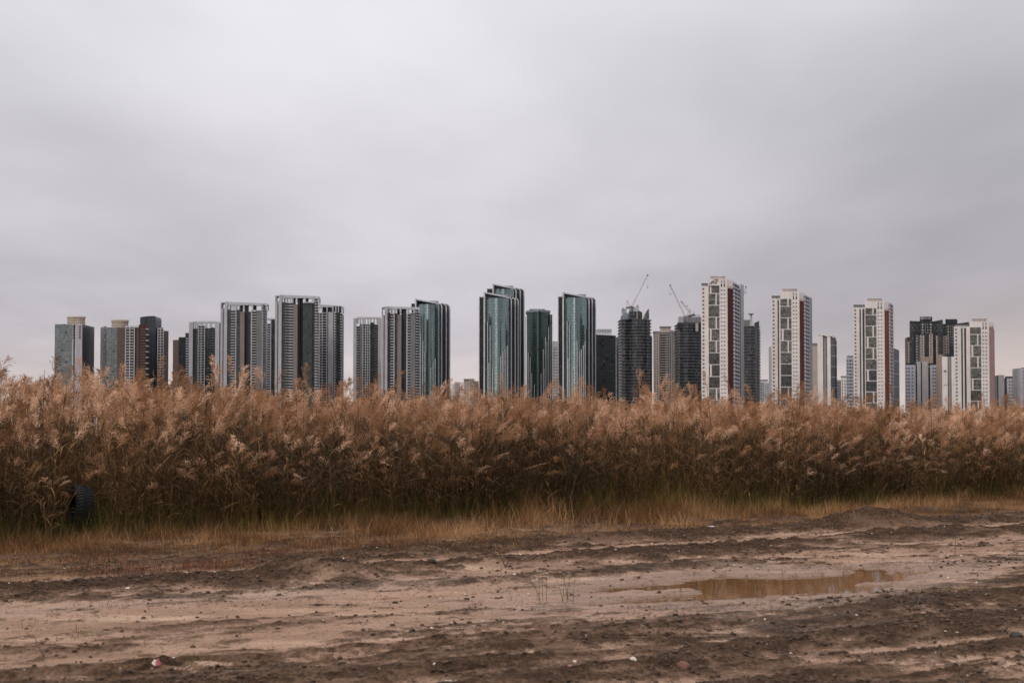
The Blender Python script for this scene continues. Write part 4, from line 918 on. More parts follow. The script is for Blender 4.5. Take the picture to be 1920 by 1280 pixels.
    # the hollow that holds the puddle, in a smooth wet flat
    pd = puddle_d(s, n)
    flat = 1 - ss(1.0, 2.3, pd)
    level = WATER + 0.030
    h = h * (1 - flat) + (level + h * 0.16) * flat
    h = h - 0.062 * (1 - ss(0.55, 1.25, pd))
    wet = 1 - ss(0.9, 2.6, pd + (fbm(s * 2, n * 3, 3, 99) - 0.5))
    wet = np.maximum(wet, 0.75 * bump(n, 12.6, 0.6) * ss(0, 3, s) * (1 - ss(7, 9, s)))
    soil = soil * (1 - 0.93 * (1 - ss(0.9, 1.8, pd)))
    soil = np.maximum(soil, 0.75 * np.exp(-r ** 2))
    return h, soil, wet
def gz(x, y):
    return float(soil_height(np.array([x], float), np.array([y], float))[0][0])

def axis(lo, hi, step, far_lo, far_hi):
    c = np.arange(lo, hi + step, step); g = [c]
    st, v, up = step, hi, []
    while v < far_hi: st *= 1.5; v += st; up.append(min(v, far_hi))
    st, v, dn = step, lo, []
    while v > far_lo: st *= 1.5; v -= st; dn.append(max(v, far_lo))
    return np.concatenate([dn[::-1], c, up])
gx = axis(-8.6, 14.0, 0.03, -9000, 9000); gy = axis(7.9, 24.0, 0.03, -3000, 12000)
X, Y_ = np.meshgrid(gx, gy); H, S_, W_ = soil_height(X.ravel(), Y_.ravel())
nearw = 1 - ss(60, 140, np.hypot(X.ravel(), Y_.ravel())); H = H * nearw
def np_mesh(name, V, FA, mats, attrs=None, smooth=False, matidx=None, nper=None):
    """V (n,3), FA (m,k) faces all of size k"""
    me = bpy.data.meshes.new(name); k = FA.shape[1]
    me.vertices.add(len(V)); me.vertices.foreach_set('co', np.ascontiguousarray(V, np.float32).ravel())
    me.loops.add(FA.size); me.loops.foreach_set('vertex_index', FA.astype(np.int32).ravel())
    me.polygons.add(len(FA)); me.polygons.foreach_set('loop_start', np.arange(0, FA.size, k, dtype=np.int32)); me.polygons.foreach_set('loop_total', np.full(len(FA), k, np.int32))
    if smooth: me.polygons.foreach_set('use_smooth', np.ones(len(FA), bool))
    if matidx is not None: me.polygons.foreach_set('material_index', matidx.astype(np.int32))
    for m in mats: me.materials.append(m)
    for an, arr in (attrs or {}).items():
        if arr.ndim == 1:
            a = me.attributes.new(an, 'FLOAT', 'POINT'); a.data.foreach_set('value', arr.astype(np.float32))
        else:
            a = me.attributes.new(an, 'FLOAT_COLOR', 'POINT')
            a.data.foreach_set('color', np.concatenate([arr, np.ones((len(arr), 1))], 1).astype(np.float32).ravel())
    me.update(calc_edges=True); me.validate()
    o = bpy.data.objects.new(name, me); COL.objects.link(o); return o
_s, _n = sn(X.ravel(), Y_.ravel()); LIT = np.clip(ss(15.4, 17.8, _n + 1.4 * (1 - ss(5, 11, _s)) + (fbm(_s * 1.1, _n * 1.5, 3, 47) - 0.5) * 3.4), 0, 1) * 0.85
nx_, ny_ = len(gx), len(gy)
I = (np.arange(ny_ - 1)[:, None] * nx_ + np.arange(nx_ - 1)[None, :]).ravel()
gm, t, p = mat_new('sandy_soil')
a1 = N(t, 'ShaderNodeAttribute', attribute_name='soil'); a2 = N(t, 'ShaderNodeAttribute', attribute_name='wet'); g = N(t, 'ShaderNodeNewGeometry')
def gn(scale, det, st=(1, 1, 1)):
    mp = N(t, 'ShaderNodeMapping'); mp.inputs['Rotation'].default_value = (0, 0, -RD); mp.inputs['Scale'].default_value = st; L(t, g.outputs['Position'], mp.inputs[0])
    n = N(t, 'ShaderNodeTexNoise'); n.inputs['Scale'].default_value = scale; n.inputs['Detail'].default_value = det; n.inputs['Roughness'].default_value = 0.6; L(t, mp.outputs[0], n.inputs[0]); return n.outputs[0]
nA, nB, nC, nD = gn(1.3, 5, (0.5, 1.4, 1)), gn(22, 5), gn(7, 4, (0.7, 1.2, 1)), gn(48, 3)
sand = ramp(t, nA, [(0.3, (0.195, 0.122, 0.085)), (0.52, (0.295, 0.19, 0.137)), (0.72, (0.46, 0.325, 0.24))])
sand = mixc(t, 0.55, sand, ramp(t, nB, [(0.35, 0.62), (0.6, 1.12)]), 'MULTIPLY')
rimf = ramp(t, a2.outputs['Fac'], [(0.6, 1.0), (0.95, 0.72)])
sand = mixc(t, math_(t, 'MULTIPLY', a2.outputs['Fac'], 0.75), sand, (0.30, 0.196, 0.145))
sand = mixc(t, 1.0, sand, rimf, 'MULTIPLY')
lit = ramp(t, nC, [(0.3, (0.10, 0.055, 0.030)), (0.6, (0.20, 0.118, 0.065)), (0.8, (0.28, 0.18, 0.11))])
a3 = N(t, 'ShaderNodeAttribute', attribute_name='litter'); sand = mixc(t, a3.outputs['Fac'], sand, lit)
dark = ramp(t, nC, [(0.3, (0.038, 0.023, 0.015)), (0.6, (0.078, 0.047, 0.031)), (0.8, (0.16, 0.10, 0.066))])
dark = mixc(t, 0.8, dark, ramp(t, nD, [(0.36, 0.45), (0.62, 1.5)]), 'MULTIPLY')
sand = mixc(t, 0.5, sand, ramp(t, nD, [(0.3, 0.55), (0.5, 1.05)]), 'MULTIPLY')
sf = math_(t, 'ADD', a1.outputs['Fac'], math_(t, 'MULTIPLY', math_(t, 'SUBTRACT', nB, 0.5), 1.3))
sf = math_(t, 'ADD', sf, math_(t, 'MULTIPLY', math_(t, 'SUBTRACT', nD, 0.5), 0.9)); sf = ramp(t, sf, [(0.12, 0.0), (0.42, 0.42), (0.85, 1.0)])
mid_ = mixc(t, 0.7, (0.165, 0.102, 0.068), ramp(t, nD, [(0.3, 0.6), (0.6, 1.2)]), 'MULTIPLY')
L(t, mixc(t, math_(t, 'SUBTRACT', math_(t, 'MULTIPLY', sf, 2.0), 1.0, True), mixc(t, math_(t, 'MULTIPLY', sf, 2.0, True), sand, mid_), dark), p.inputs['Base Color'])
L(t, math_(t, 'SUBTRACT', 0.95, math_(t, 'MULTIPLY', a2.outputs['Fac'], 0.32)), p.inputs['Roughness']); L(t, math_(t, 'ADD', 0.04, math_(t, 'MULTIPLY', a2.outputs['Fac'], 0.2)), p.inputs['Specular IOR Level'])
bp = N(t, 'ShaderNodeBump'); bp.inputs['Strength'].default_value = 1.0; bp.inputs['Distance'].default_value = 0.045
L(t, math_(t, 'MULTIPLY', math_(t, 'ADD', nB, math_(t, 'MULTIPLY', nD, 0.5)), math_(t, 'ADD', 0.25, sf)), bp.inputs['Height']); L(t, bp.outputs[0], p.inputs['Normal'])
ground = np_mesh('ground', np.stack([X.ravel(), Y_.ravel(), H], 1), np.stack([I, I + 1, I + 1 + nx_, I + nx_], 1), [gm], {'soil': S_, 'wet': W_, 'litter': LIT}, smooth=True)
tag(ground, 'rutted sandy dirt track and verge reaching to the far towers', kind='structure')

# puddle water
wm, t, p = mat_new('muddy_water')
p.inputs['Base Color'].default_value = (0.12, 0.062, 0.026, 1); p.inputs['Roughness'].default_value = 0.03; p.inputs['IOR'].default_value = 1.33
p.inputs['Specular IOR Level'].default_value = 0.65
g = N(t, 'ShaderNodeNewGeometry'); n = N(t, 'ShaderNodeTexNoise'); n.inputs['Scale'].default_value = 3.5; n.inputs['Detail'].default_value = 2; L(t, g.outputs['Position'], n.inputs[0])
bp = N(t, 'ShaderNodeBump'); bp.inputs['Strength'].default_value = 0.05; bp.inputs['Distance'].default_value = 0.02; L(t, n.outputs[0], bp.inputs['Height']); L(t, bp.outputs[0], p.inputs['Normal'])
pts = []
for k in range(48):
    q = 2 * math.pi * k / 48; s, n_ = PS + 4.3 * math.cos(q), PN + 1.15 * math.sin(q) + 0.43 * math.cos(q); pts.append((*xy(s, n_), WATER))
m = MB(); m.poly(pts); pud = m.build('puddle_water', wm); tag(pud, 'shallow muddy brown puddle on the dirt track', kind='structure')

# ================================================================== plants
def veg_mat(name, rough=0.7, trans=0.35, spec=0.2):
    m, t, p = mat_new(name)
    a = N(t, 'ShaderNodeAttribute', attribute_name='tint'); L(t, a.outputs['Color'], p.inputs['Base Color'])
    p.inputs['Roughness'].default_value = rough; p.inputs['Specular IOR Level'].default_value = spec
    tr = N(t, 'ShaderNodeBsdfTranslucent'); L(t, a.outputs['Color'], tr.inputs[0])
    mx = N(t, 'ShaderNodeMixShader'); mx.inputs[0].default_value = trans
    L(t, p.outputs[0], mx.inputs[1]); L(t, tr.outputs[0], mx.inputs[2]); L(t, mx.outputs[0], t.nodes['Material Output'].inputs[0])
    return m
MV = {'plume': veg_mat('reed_plume_fibre', 0.9, 0.25, 0.05), 'leaf': veg_mat('dry_reed_leaf', 0.6, 0.3, 0.3), 'grass': veg_mat('dry_grass', 0.7, 0.3, 0.15)}
rng = np.random.default_rng(5)

def unit(v): return v / (np.linalg.norm(v, axis=-1, keepdims=True) + 1e-9)
def reed_proto(rg, hairs=170, leaves=7, stem_from=0.0, plume=True):
    """one common reed, 1 unit = 1 m, about 2.2 m tall; triangles only; tint class per vertex: 0 stem 1 leaf 2 plume"""
    V, Fc, C, J = [], [], [], []          # J: random tone
    def tri(a, b_, c, cls, j):
        i = len(V); V.extend([a, b_, c]); Fc.append((i, i + 1, i + 2)); C.extend([cls] * 3); J.extend([j] * 3)
    Hh = 2.0 + rg.uniform(-0.1, 0.1); bend = rg.uniform(0.02, 0.22); ph = rg.uniform(-0.5, 0.5)
    def stem(q): return np.array([bend * q ** 2.2, ph * 0.15 * q * q, Hh * q])
    js = rg.uniform()
    qs = np.linspace(stem_from, 1, 5)
    for q0, q1 in zip(qs[:-1], qs[1:]):
        a, b_ = stem(q0), stem(q1); w0, w1 = 0.0055 * (1.15 - 0.6 * q0), 0.0055 * (1.15 - 0.6 * q1)
        for d in (np.array([1, 0, 0]), np.array([-.5, .87, 0]), ):
            tri(a - d * w0, a + d * w0, b_ + d * w1, 0, js); tri(a - d * w0, b_ + d * w1, b_ - d * w1, 0, js)
    for k in range(leaves):
        q = stem_from + (0.97 - stem_from) * (0.12 + 0.85 * (k + rg.uniform(0, .8)) / leaves); o = stem(q)
        az_ = rg.uniform(0, 2 * math.pi); ln = rg.uniform(0.25, 0.48); w = rg.uniform(0.0035, 0.0095)
        el_ = rg.uniform(0.6, 1.35); droop = rg.uniform(0.5, 2.4); d2 = np.array([math.cos(az_), math.sin(az_), 0]); side = np.array([-d2[1], d2[0], 0])
        tw = rg.uniform(-0.8, 0.8); side = side * math.cos(tw) + np.array([0, 0, 1]) * math.sin(tw)
        j = rg.uniform(); pr = o; e = el_
        prof_ = [0.7, 1.0, 0.85, 0.5, 0.0]
        for i in range(4):
            nx2 = pr + (d2 * math.cos(e) + np.array([0, 0, 1]) * math.sin(e)) * ln / 4; e -= droop / 4 * (0.5 + i * 0.5)
            a, b_, c, d = pr - side * w * prof_[i], pr + side * w * prof_[i], nx2 + side * w * prof_[i + 1], nx2 - side * w * prof_[i + 1]
            tri(a, b_, c, 1, j)
            if i < 3: tri(a, c, d, 1, j)
            pr = nx2
    if plume:
        Lp = rg.uniform(0.22, 0.40); nod = rg.uniform(0.1, 1.0); full = rg.uniform(0.75, 1.5); nb = max(8, hairs // 8); j0 = rg.uniform()
        ax = [stem(1.0)]; e = math.pi / 2 - 0.15
        for i in range(10):
            ax.append(ax[-1] + np.array([math.cos(e), 0.12 * ph, math.sin(e)]) * Lp / 10); e -= nod / 10
        ax = np.array(ax)
        for k in range(nb):
            q = (k + rg.uniform()) / nb; i = min(9, int(q * 10)); o = ax[i] + (ax[i + 1] - ax[i]) * (q * 10 - i)
            axd = unit(ax[i + 1] - ax[i]); rad = unit(np.cross(axd, rg.normal(size=3)))
            ln = (0.15 * (1 - q) ** 0.7 + 0.035) * full * rg.uniform(0.7, 1.2)
            d = unit(axd * 1.25 + rad * (0.75 if q > .1 else 1.0)); pr = o; drp = np.array([0.45, 0, -0.55])
            for i2 in range(4):
                nx2 = pr + d * ln / 4; d = unit(d + drp * 0.20)
                for h in range(2):
                    hd = unit(d + rg.normal(size=3) * 0.38); hl = rg.uniform(0.026, 0.055); w = rg.uniform(0.0026, 0.0052) * (170 / hairs) ** 0.6; sd_ = unit(np.cross(hd, rg.normal(size=3))) * w
                    st_ = pr + (nx2 - pr) * rg.uniform(); tri(st_ - sd_, st_ + sd_, st_ + hd * hl, 2, 0.6 * j0 + 0.4 * rg.uniform())
                pr = nx2
    return np.array(V, np.float32), np.array(Fc, np.int64), np.array(C, np.int8), np.array(J, np.float32)
PL = np.array([[0.15, 0.072, 0.033], [0.44, 0.240, 0.130], [0.88, 0.61, 0.44]])
ST = np.array([[0.045, 0.024, 0.012], [0.11, 0.058, 0.028], [0.27, 0.155, 0.075]])
LF = np.array([[0.035, 0.028, 0.012], [0.09, 0.052, 0.022], [0.36, 0.20, 0.075]])
def lerp3(P, j):
    j = np.clip(j, 0, 1)[:, None] * 2
    return np.where(j < 1, P[0] * (1 - j) + P[1] * j, P[1] * (2 - j) + P[2] * (j - 1))
def place(protos, xs, ys, zs, sc, rot, lean, tone, rg):
    Vs, Fs, Cs, Ms = [], [], [], []; off = 0
    pick = rg.integers(0, len(protos), len(xs))
    for k, (V, Fc, C, J) in enumerate(protos):
        idx = np.nonzero(pick == k)[0]
        if not len(idx): continue
        c, s_ = np.cos(rot[idx])[:, None], np.sin(rot[idx])[:, None]; S = sc[idx][:, None]
        sh = (0.25 + 0.75 * S / 1.0) if False else 1.0
        x = (V[None, :, 0] * c - V[None, :, 1] * s_); y = (V[None, :, 0] * s_ + V[None, :, 1] * c); z = V[None, :, 2] * S
        zz = (V[None, :, 2] / 2.0) ** 2
        x = x + lean[idx, 0][:, None] * zz + xs[idx][:, None]; y = y + lean[idx, 1][:, None] * zz + ys[idx][:, None]; z = z - 0.12 * (lean[idx, 0] ** 2 + lean[idx, 1] ** 2)[:, None] * zz + zs[idx][:, None]
        Vs.append(np.stack([x, y, z], -1).reshape(-1, 3))
        n = len(V); Fs.append((Fc[None] + (np.arange(len(idx)) * n)[:, None, None] + off).reshape(-1, 3)); off += n * len(idx)
        J2 = np.clip(J[None] * 0.40 + tone[idx][:, None] * 0.75 - 0.08, 0, 1).ravel(); C2 = np.tile(C, len(idx))
        col = np.where((C2 == 2)[:, None], lerp3(PL, J2), np.where((C2 == 0)[:, None], lerp3(ST, J2), lerp3(LF, J2)))
        Cs.append(col); Ms.append((np.tile(C[Fc[:, 0]], len(idx)) == 2).astype(int))
    return np.concatenate(Vs), np.concatenate(Fs), np.concatenate(Cs), np.concatenate(Ms)
def foot(s): return FOOT + 0.35 * (vn(s * 0.35, s * 0 + 3, 8) - 0.5) * 2 - 0.35 * (1 - ss(5, 10, s)) - 1.2 * bump(s, 18.6, 2.6) + 0.2 * bump(s, 12, 3)
def visible_y(x, y, m=3.6): return np.abs(x) < 0.37 * y + m
hi = [reed_proto(rng, 210, 8) for _ in range(18)]
mid = [reed_proto(rng, 170, 6, 0.1) for _ in range(12)]
bare = [reed_proto(rng, 8, 8, 0.0, False) for _ in range(8)]
lo = [reed_proto(rng, 80, 3, 0.65) for _ in range(10)]
def scatter(n0, n1, dens, s0=0.0, s1=42.0, power=1.0):
    N_ = int(dens * (n1 - n0) * (s1 - s0)); s = rng.uniform(s0, s1, N_); n = n0 + (n1 - n0) * rng.uniform(0, 1, N_) ** power
    return s, n
def reed_field():
    out = []
    for protos, n0, n1, dens, hh, sd_ in ((hi, 0.0, 1.0, 24, (0.34, 0.95), .16), (hi, 0.8, 2.4, 34, (0.62, 1.07), .12), (mid, 2.4, 5.5, 30, (0.72, 1.12), .12), (lo, 5.5, 12, 13, (0.85, 1.18), .1), (bare, 3.5, 14, 16, (0.6, 1.1), .1), (bare, 0.0, 3.5, 60, (0.35, 0.95), .16), (hi, 0.6, 7, 1.7, (1.08, 1.24), .08)):
        s, n = scatter(n0, n1, dens); n = n + foot(s); x, y = xy(s, n)
        k = visible_y(x, y) & (fbm(s * 1.1, n * 1.1, 3, 77) > 0.36); s, n, x, y = s[k], n[k], x[k], y[k]
        # leave room for the tyre
        tx, ty = TYRE[:2]; k = ~((np.abs(x - tx * y / ty - 0.03) < 0.30) & (y > ty - 1.6) & (y < ty + 0.35)); s, n, x, y = s[k], n[k], x[k], y[k]
        rel = np.clip((n - foot(s)) / 2.6, 0, 1)
        sc = hh[0] + (hh[1] - hh[0]) * np.clip(rng.uniform(0, 1, len(s)) * 0.8 + 0.25 * rel, 0, 1)
        sc = sc * (0.78 + 0.20 * fbm(s * 0.7, n * 0.7, 3, 15)) * (1 - 0.0065 * np.clip(s - 12, -4, 16))
        rot = rng.normal(0.1, 1.7, len(s)); lean = rng.normal(0, sd_ * 1.2, (len(s), 2)) + np.array([0.02, -0.02]) ; lean[:, 1] -= 0.10 * (1 - rel)
        tone = np.clip(fbm(s * 0.6, n * 0.6, 2, 33) * 0.8 + 0.05 + rng.normal(0, 0.33, len(s)), 0, 1)
        out.append(place(protos, x, y, soil_height(x, y)[0] - 0.02, sc, rot, lean, tone, rng))
    off = 0; V, Fc, C, Mi = [], [], [], []
    for a, f, c, mi in out: V.append(a); Fc.append(f + off); C.append(c); Mi.append(mi); off += len(a)
    o = np_mesh('reeds', np.concatenate(V), np.concatenate(Fc), [MV['leaf'], MV['plume']], {'tint': np.concatenate(C)}, matidx=np.concatenate(Mi))
    tag(o, 'dense belt of dry feathery reeds between the dirt track and the towers', kind='stuff')
tp = ground_at(150, 1004); TYRE = (tp.x, tp.y)
reed_field()

# blades: one tapering, bending ribbon each
def blades(name, x, y, ln, w, palette, tone, spread, label, segs=3, bend=0.7, mat='grass', kind='stuff', zoff=-0.01):
    n = len(x); z = soil_height(x, y)[0] + zoff
    az_ = rng.uniform(0, 2 * math.pi, n); el_ = np.abs(rng.normal(0, spread, n)); b = rng.uniform(0.1, 1, n) * bend
    d2 = np.stack([np.cos(az_), np.sin(az_)], 1); fa = rng.uniform(0, 2 * math.pi, n); side = np.stack([np.cos(fa), np.sin(fa), 0 * fa], 1) * w[:, None]
    P_ = np.stack([x, y, z], 1); V = []; e = el_
    for k in range(segs + 1):
        f = 1 - (k / segs) ** 1.5
        if k < segs: V += [P_ - side * f, P_ + side * f]
        else: V += [P_]
        P_ = P_ + np.stack([d2[:, 0] * np.sin(e), d2[:, 1] * np.sin(e), np.cos(e)], 1) * (ln / segs)[:, None]; e = e + b / segs * 1.6
    V = np.stack(V, 1); nv = V.shape[1]; f = []
    for k in range(segs - 1): f += [(2 * k, 2 * k + 1, 2 * k + 3), (2 * k, 2 * k + 3, 2 * k + 2)]
    f += [(2 * segs - 2, 2 * segs - 1, 2 * segs)]
    Fc = (np.array(f)[None] + (np.arange(n) * nv)[:, None, None]).reshape(-1, 3)
    col = lerp3(palette, tone); col = np.repeat(col, nv, 0)
    o = np_mesh(name, V.reshape(-1, 3), Fc, [MV[mat]], {'tint': col})
    tag(o, label, kind=kind); return o
GOLD = np.array([[0.09, 0.042, 0.018], [0.27, 0.135, 0.055], [0.52, 0.32, 0.165]])
OLIVE = np.array([[0.03, 0.034, 0.010], [0.10, 0.088, 0.022], [0.36, 0.21, 0.06]])
RUST = np.array([[0.10, 0.035, 0.025], [0.16, 0.06, 0.04], [0.24, 0.12, 0.07]])
# tall olive understorey at the foot of the reeds
s, n = scatter(-0.6, 2.0, 330, power=0.9); n = n + foot(s); x, y = xy(s, n); k = visible_y(x, y) & (y < 42)
tx, ty = TYRE; k &= ~((np.abs(x - tx) < 0.28) & (y > ty - 0.9) & (y < ty + 0.3) & (rng.uniform(size=len(x)) < 0.9))
s, n, x, y = s[k], n[k], x[k], y[k]; rel = np.clip((n - foot(s) + 0.5) / 1.2, 0, 1)
blades('undergrowth', x, y, rng.uniform(0.25, 0.75, len(x)) * (0.35 + 0.9 * rel), rng.uniform(0.002, 0.0045, len(x)), OLIVE, fbm(s * 0.9, n, 2, 66) * 0.8 + rng.normal(0, 0.22, len(x)), 0.22, 'olive green undergrowth at the foot of the reeds')
# dry golden verge grass
s, n = scatter(13.6, 21.0, 170); k_ = 11; s = np.repeat(s, k_) + rng.normal(0, 0.04, len(s) * k_); n = np.repeat(n, k_) + rng.normal(0, 0.04, len(n) * k_); x, y = xy(s, n); _, so, _ = soil_height(x, y)
dens = ss(15.0, 17.6, n + 1.5 * (1 - ss(5, 11, s)) + 1.1 * (fbm(s * 0.5, n * 0.5, 3, 44) - 0.5) * 2 + 0.5 * bump(s, 10, 3)) * (0.05 + 0.95 * ss(0.43, 0.62, fbm(s * 1.3, n * 1.6, 4, 45))) + 0.10 * ss(0.56, 0.66, fbm(s * 1.7, n * 2.2, 3, 49)) * ss(13.6, 15.5, n)
k = visible_y(x, y, 0.6) & (rng.uniform(size=len(x)) < np.maximum(dens * (1 - 0.5 * so), 0.25 * np.exp(-(np.hypot(x - 5.6, y - 21.9) / 1.0) ** 4))) & (n < foot(s) + 0.4); s, n, x, y = s[k], n[k], x[k], y[k]
g1 = ss(16, 19.5, n)
blades('dry_grass', x, y, (0.03 + 0.16 * g1 * rng.uniform(0.1, 1.4, len(x)) ** 1.6 * (0.3 + 1.5 * fbm(s * 1.6, n * 1.6, 2, 48)) * (1 + 1.0 * bump(s, 13.5, 3.2)) + 0.05 * rng.uniform(size=len(x))), rng.uniform(0.0016, 0.0034, len(x)), GOLD, fbm(s * 1.2, n * 1.8, 3, 46) * 1.8 - 0.55 + rng.normal(0, 0.3, len(x)) - 0.25 * ss(19.2, 20.4, n), 0.6, 'golden dry grass on the verge in front of the reeds')
# rust coloured dead weeds in patches on the verge
cs = [(430, 1062), (360, 1068), (300, 1072), (520, 1046), (200, 1075), (700, 1040), (1260, 1000)]
xs, ys = [], []
for px, py in cs:
    q = ground_at(px, py); k_ = 130; xs.append(rng.normal(q.x, 0.28, k_)); ys.append(rng.normal(q.y, 0.22, k_))
x, y = np.concatenate(xs), np.concatenate(ys)
blades('dead_weeds', x, y, rng.uniform(0.06, 0.2, len(x)), rng.uniform(0.002, 0.005, len(x)), RUST, rng.uniform(0, 1, len(x)), 0.5, 'rust red dead weeds in patches on the verge')
# short dead sprouts scattered over the track
s, n = scatter(7.0, 15.0, 7.0, -1, 18); x, y = xy(s, n); k = visible_y(x, y, 0.3) & (puddle_d(s, n) > 0.5) & (vn(s * 0.7, n * 0.7, 12) > 0.45); x, y = x[k], y[k]
x = np.repeat(x, 4) + rng.normal(0, 0.015, 4 * len(x)); y = np.repeat(y, 4) + rng.normal(0, 0.015, 4 * len(y))
blades('dead_sprouts', x, y, rng.uniform(0.03, 0.11, len(x)), rng.uniform(0.0015, 0.003, len(x)), RUST * np.array([1.0, 1.2, 1.1]), rng.uniform(0, 1, len(x)), 0.4, 'thin dead sprouts poking out of the sand')
s, n = scatter(6.0, 9.6, 320, 8.5, 15); x, y = xy(s, n); k = visible_y(x, y, 0.3) & (fbm(s * 1.2, n * 1.5, 3, 13) > 0.56) & (y > 8.5); x, y = x[k], y[k]
blades('sparse_grass', x, y, rng.uniform(0.02, 0.07, len(x)), rng.uniform(0.0015, 0.003, len(x)), OLIVE, rng.uniform(0, 0.9, len(x)), 0.7, 'sparse green and straw grass on the churned soil')

# ------------------------------------------------------------------ clods and gravel
def ico(sub=1):
    import bmesh
    bm = bmesh.new(); bmesh.ops.create_icosphere(bm, subdivisions=sub, radius=1); V = np.array([v.co[:] for v in bm.verts]); Fc = np.array([[v.index for v in f.verts] for f in bm.faces]); bm.free(); return V, Fc
def lumps(name, x, y, r, label, mat, tint=None, flat=0.6, sink=0.25, sub=1):
    V0, F0 = ico(sub); n = len(x); z = soil_height(x, y)[0]
    th = rng.uniform(0, 6.28, n); jit = rng.normal(1, 0.2, (n, len(V0), 1)); V = V0[None] * jit * np.stack([r * rng.uniform(.7, 1.5, n), r * rng.uniform(.7, 1.1, n), r * flat * rng.uniform(.7, 1.2, n)], 1)[:, None]
    c, s_ = np.cos(th)[:, None], np.sin(th)[:, None]; V = np.stack([V[..., 0] * c - V[..., 1] * s_ + x[:, None], V[..., 0] * s_ + V[..., 1] * c + y[:, None], V[..., 2] + (z + r * flat * (1 - 2 * sink))[:, None]], -1)
    Fc = (F0[None] + (np.arange(n) * len(V0))[:, None, None]).reshape(-1, 3)
    o = np_mesh(name, V.reshape(-1, 3), Fc, [mat], {'tint': np.repeat(tint, len(V0), 0)} if tint is not None else None); tag(o, label, kind='stuff'); return o
s, n = scatter(5.5, 17.5, 2600, -2, 22); x, y = xy(s, n); h_, so, wt = soil_height(x, y)
k = visible_y(x, y, 0.4) & (rng.uniform(size=len(x)) < (0.012 + 0.36 * so * ss(0.4, 0.65, fbm(x * 1.6, y * 1.6, 2, 19)))) & (puddle_d(s, n) > 0.95) & (y > 8.2); x, y, so = x[k], y[k], so[k]
cm, t, p = mat_new('dark_clod'); a = N(t, 'ShaderNodeAttribute', attribute_name='tint'); L(t, a.outputs['Color'], p.inputs['Base Color']); p.inputs['Roughness'].default_value = 0.95
tn = rng.uniform(0.5, 1.7, (len(x), 1)); tint = np.array([[0.055, 0.033, 0.022]]) * tn
lumps('dirt_clods', x, y, 0.0035 + 0.021 * rng.uniform(size=len(x)) ** 6, 'dark brown crumbs and clods of churned earth', cm, tint)
s, n = scatter(5.5, 18.0, 12, -2, 24); x, y = xy(s, n); k = visible_y(x, y, 0.4) & (puddle_d(s, n) > 1.1) & (y > 8.5) & (vn(s * 0.8, n * 1.2, 23) > 0.35); x, y = x[k], y[k]
rr = rng.uniform(size=len(x)); tint = np.where(rr[:, None] < 0.35, np.array([[0.60, 0.53, 0.47]]), np.where(rr[:, None] < 0.8, np.array([[0.32, 0.25, 0.21]]), np.array([[0.30, 0.14, 0.09]])))
sm, t, p = mat_new('pebble'); a = N(t, 'ShaderNodeAttribute', attribute_name='tint'); L(t, a.outputs['Color'], p.inputs['Base Color']); p.inputs['Roughness'].default_value = 0.8
lumps('gravel', x, y, 0.003 + 0.010 * rng.uniform(size=len(x)) ** 4, 'small white and brown pebbles scattered on the track', sm, tint, sub=2, flat=0.75)

# ------------------------------------------------------------------ single objects on the ground
def stone(px, py, size, label, col, name='stone', flat=0.7, two=None):
    q = ground_at(px, py); z = gz(q.x, q.y); m, t, p = mat_new(name + '_surface')
    g = N(t, 'ShaderNodeNewGeometry'); n = N(t, 'ShaderNodeTexNoise'); n.inputs['Scale'].default_value = 60; n.inputs['Detail'].default_value = 4; L(t, g.outputs['Position'], n.inputs[0])
    c0 = ramp(t, n.outputs[0], [(0.3, tuple(v * 0.7 for v in col)), (0.65, col)])
    if two:
        sp = N(t, 'ShaderNodeSeparateXYZ'); L(t, g.outputs['Position'], sp.inputs[0])
        c0 = mixc(t, ramp(t, math_(t, 'DIVIDE', math_(t, 'SUBTRACT', sp.outputs[2], z), size), [(0.55, 0.0), (0.7, 1.0)]), c0, two)
    L(t, c0, p.inputs['Base Color']); p.inputs['Roughness'].default_value = 0.8
    V0, F0 = ico(3); rg = np.random.default_rng(int(px * 7 + py)); off_ = rg.uniform(0, 50)
    nn = fbm(V0[:, 0] * 1.6 + off_, V0[:, 1] * 1.6 + V0[:, 2] * 1.3, 3, 5); V = V0 * (0.62 + 0.8 * nn + 0.10 * np.random.default_rng(int(px)).uniform(-1, 1, len(V0)))[:, None] * np.array([size * 1.15, size * 0.9, size * flat])
    o = np_mesh(name, V, F0, [m]); o.location = (q.x, q.y, z + size * flat * 0.3); o.rotation_euler = (0.2, 0.1, off_)
    return tag(o, label, 'stone')
WH = (0.62, 0.56, 0.50)
stone(240, 1107, 0.022, 'round white stone at the lower edge of the dark soil ridge on the left', WH)
stone(1188, 1257, 0.022, 'white stone near the front of the track, left of the reddish brown lump', WH)
stone(1282, 1254, 0.042, 'large reddish brown lump of brick lying on churned soil', (0.15, 0.06, 0.04), 'brick_lump')
stone(975, 1044, 0.040, 'grey stone with a white top beside the forked dead plant', (0.16, 0.15, 0.16), flat=0.9, two=(0.75, 0.7, 0.67))
stone(965, 1087, 0.018, 'small white stone on sand below the grey two toned stone', WH)
stone(771, 1060, 0.022, 'flat white stone on the pale sand above the dark windrow', (0.8, 0.78, 0.78), flat=0.45)
stone(810, 1073, 0.038, 'dark round clod at the right end of the thick soil ridge', (0.035, 0.025, 0.02), 'clod', flat=0.9)
stone(1905, 1194, 0.055, 'black lump of earth at the right edge, front of the dark soil', (0.03, 0.024, 0.02), 'clod', flat=0.7)
stone(1307, 1098, 0.028, 'little dark clod sitting at the far edge of the puddle', (0.05, 0.035, 0.028), 'clod')
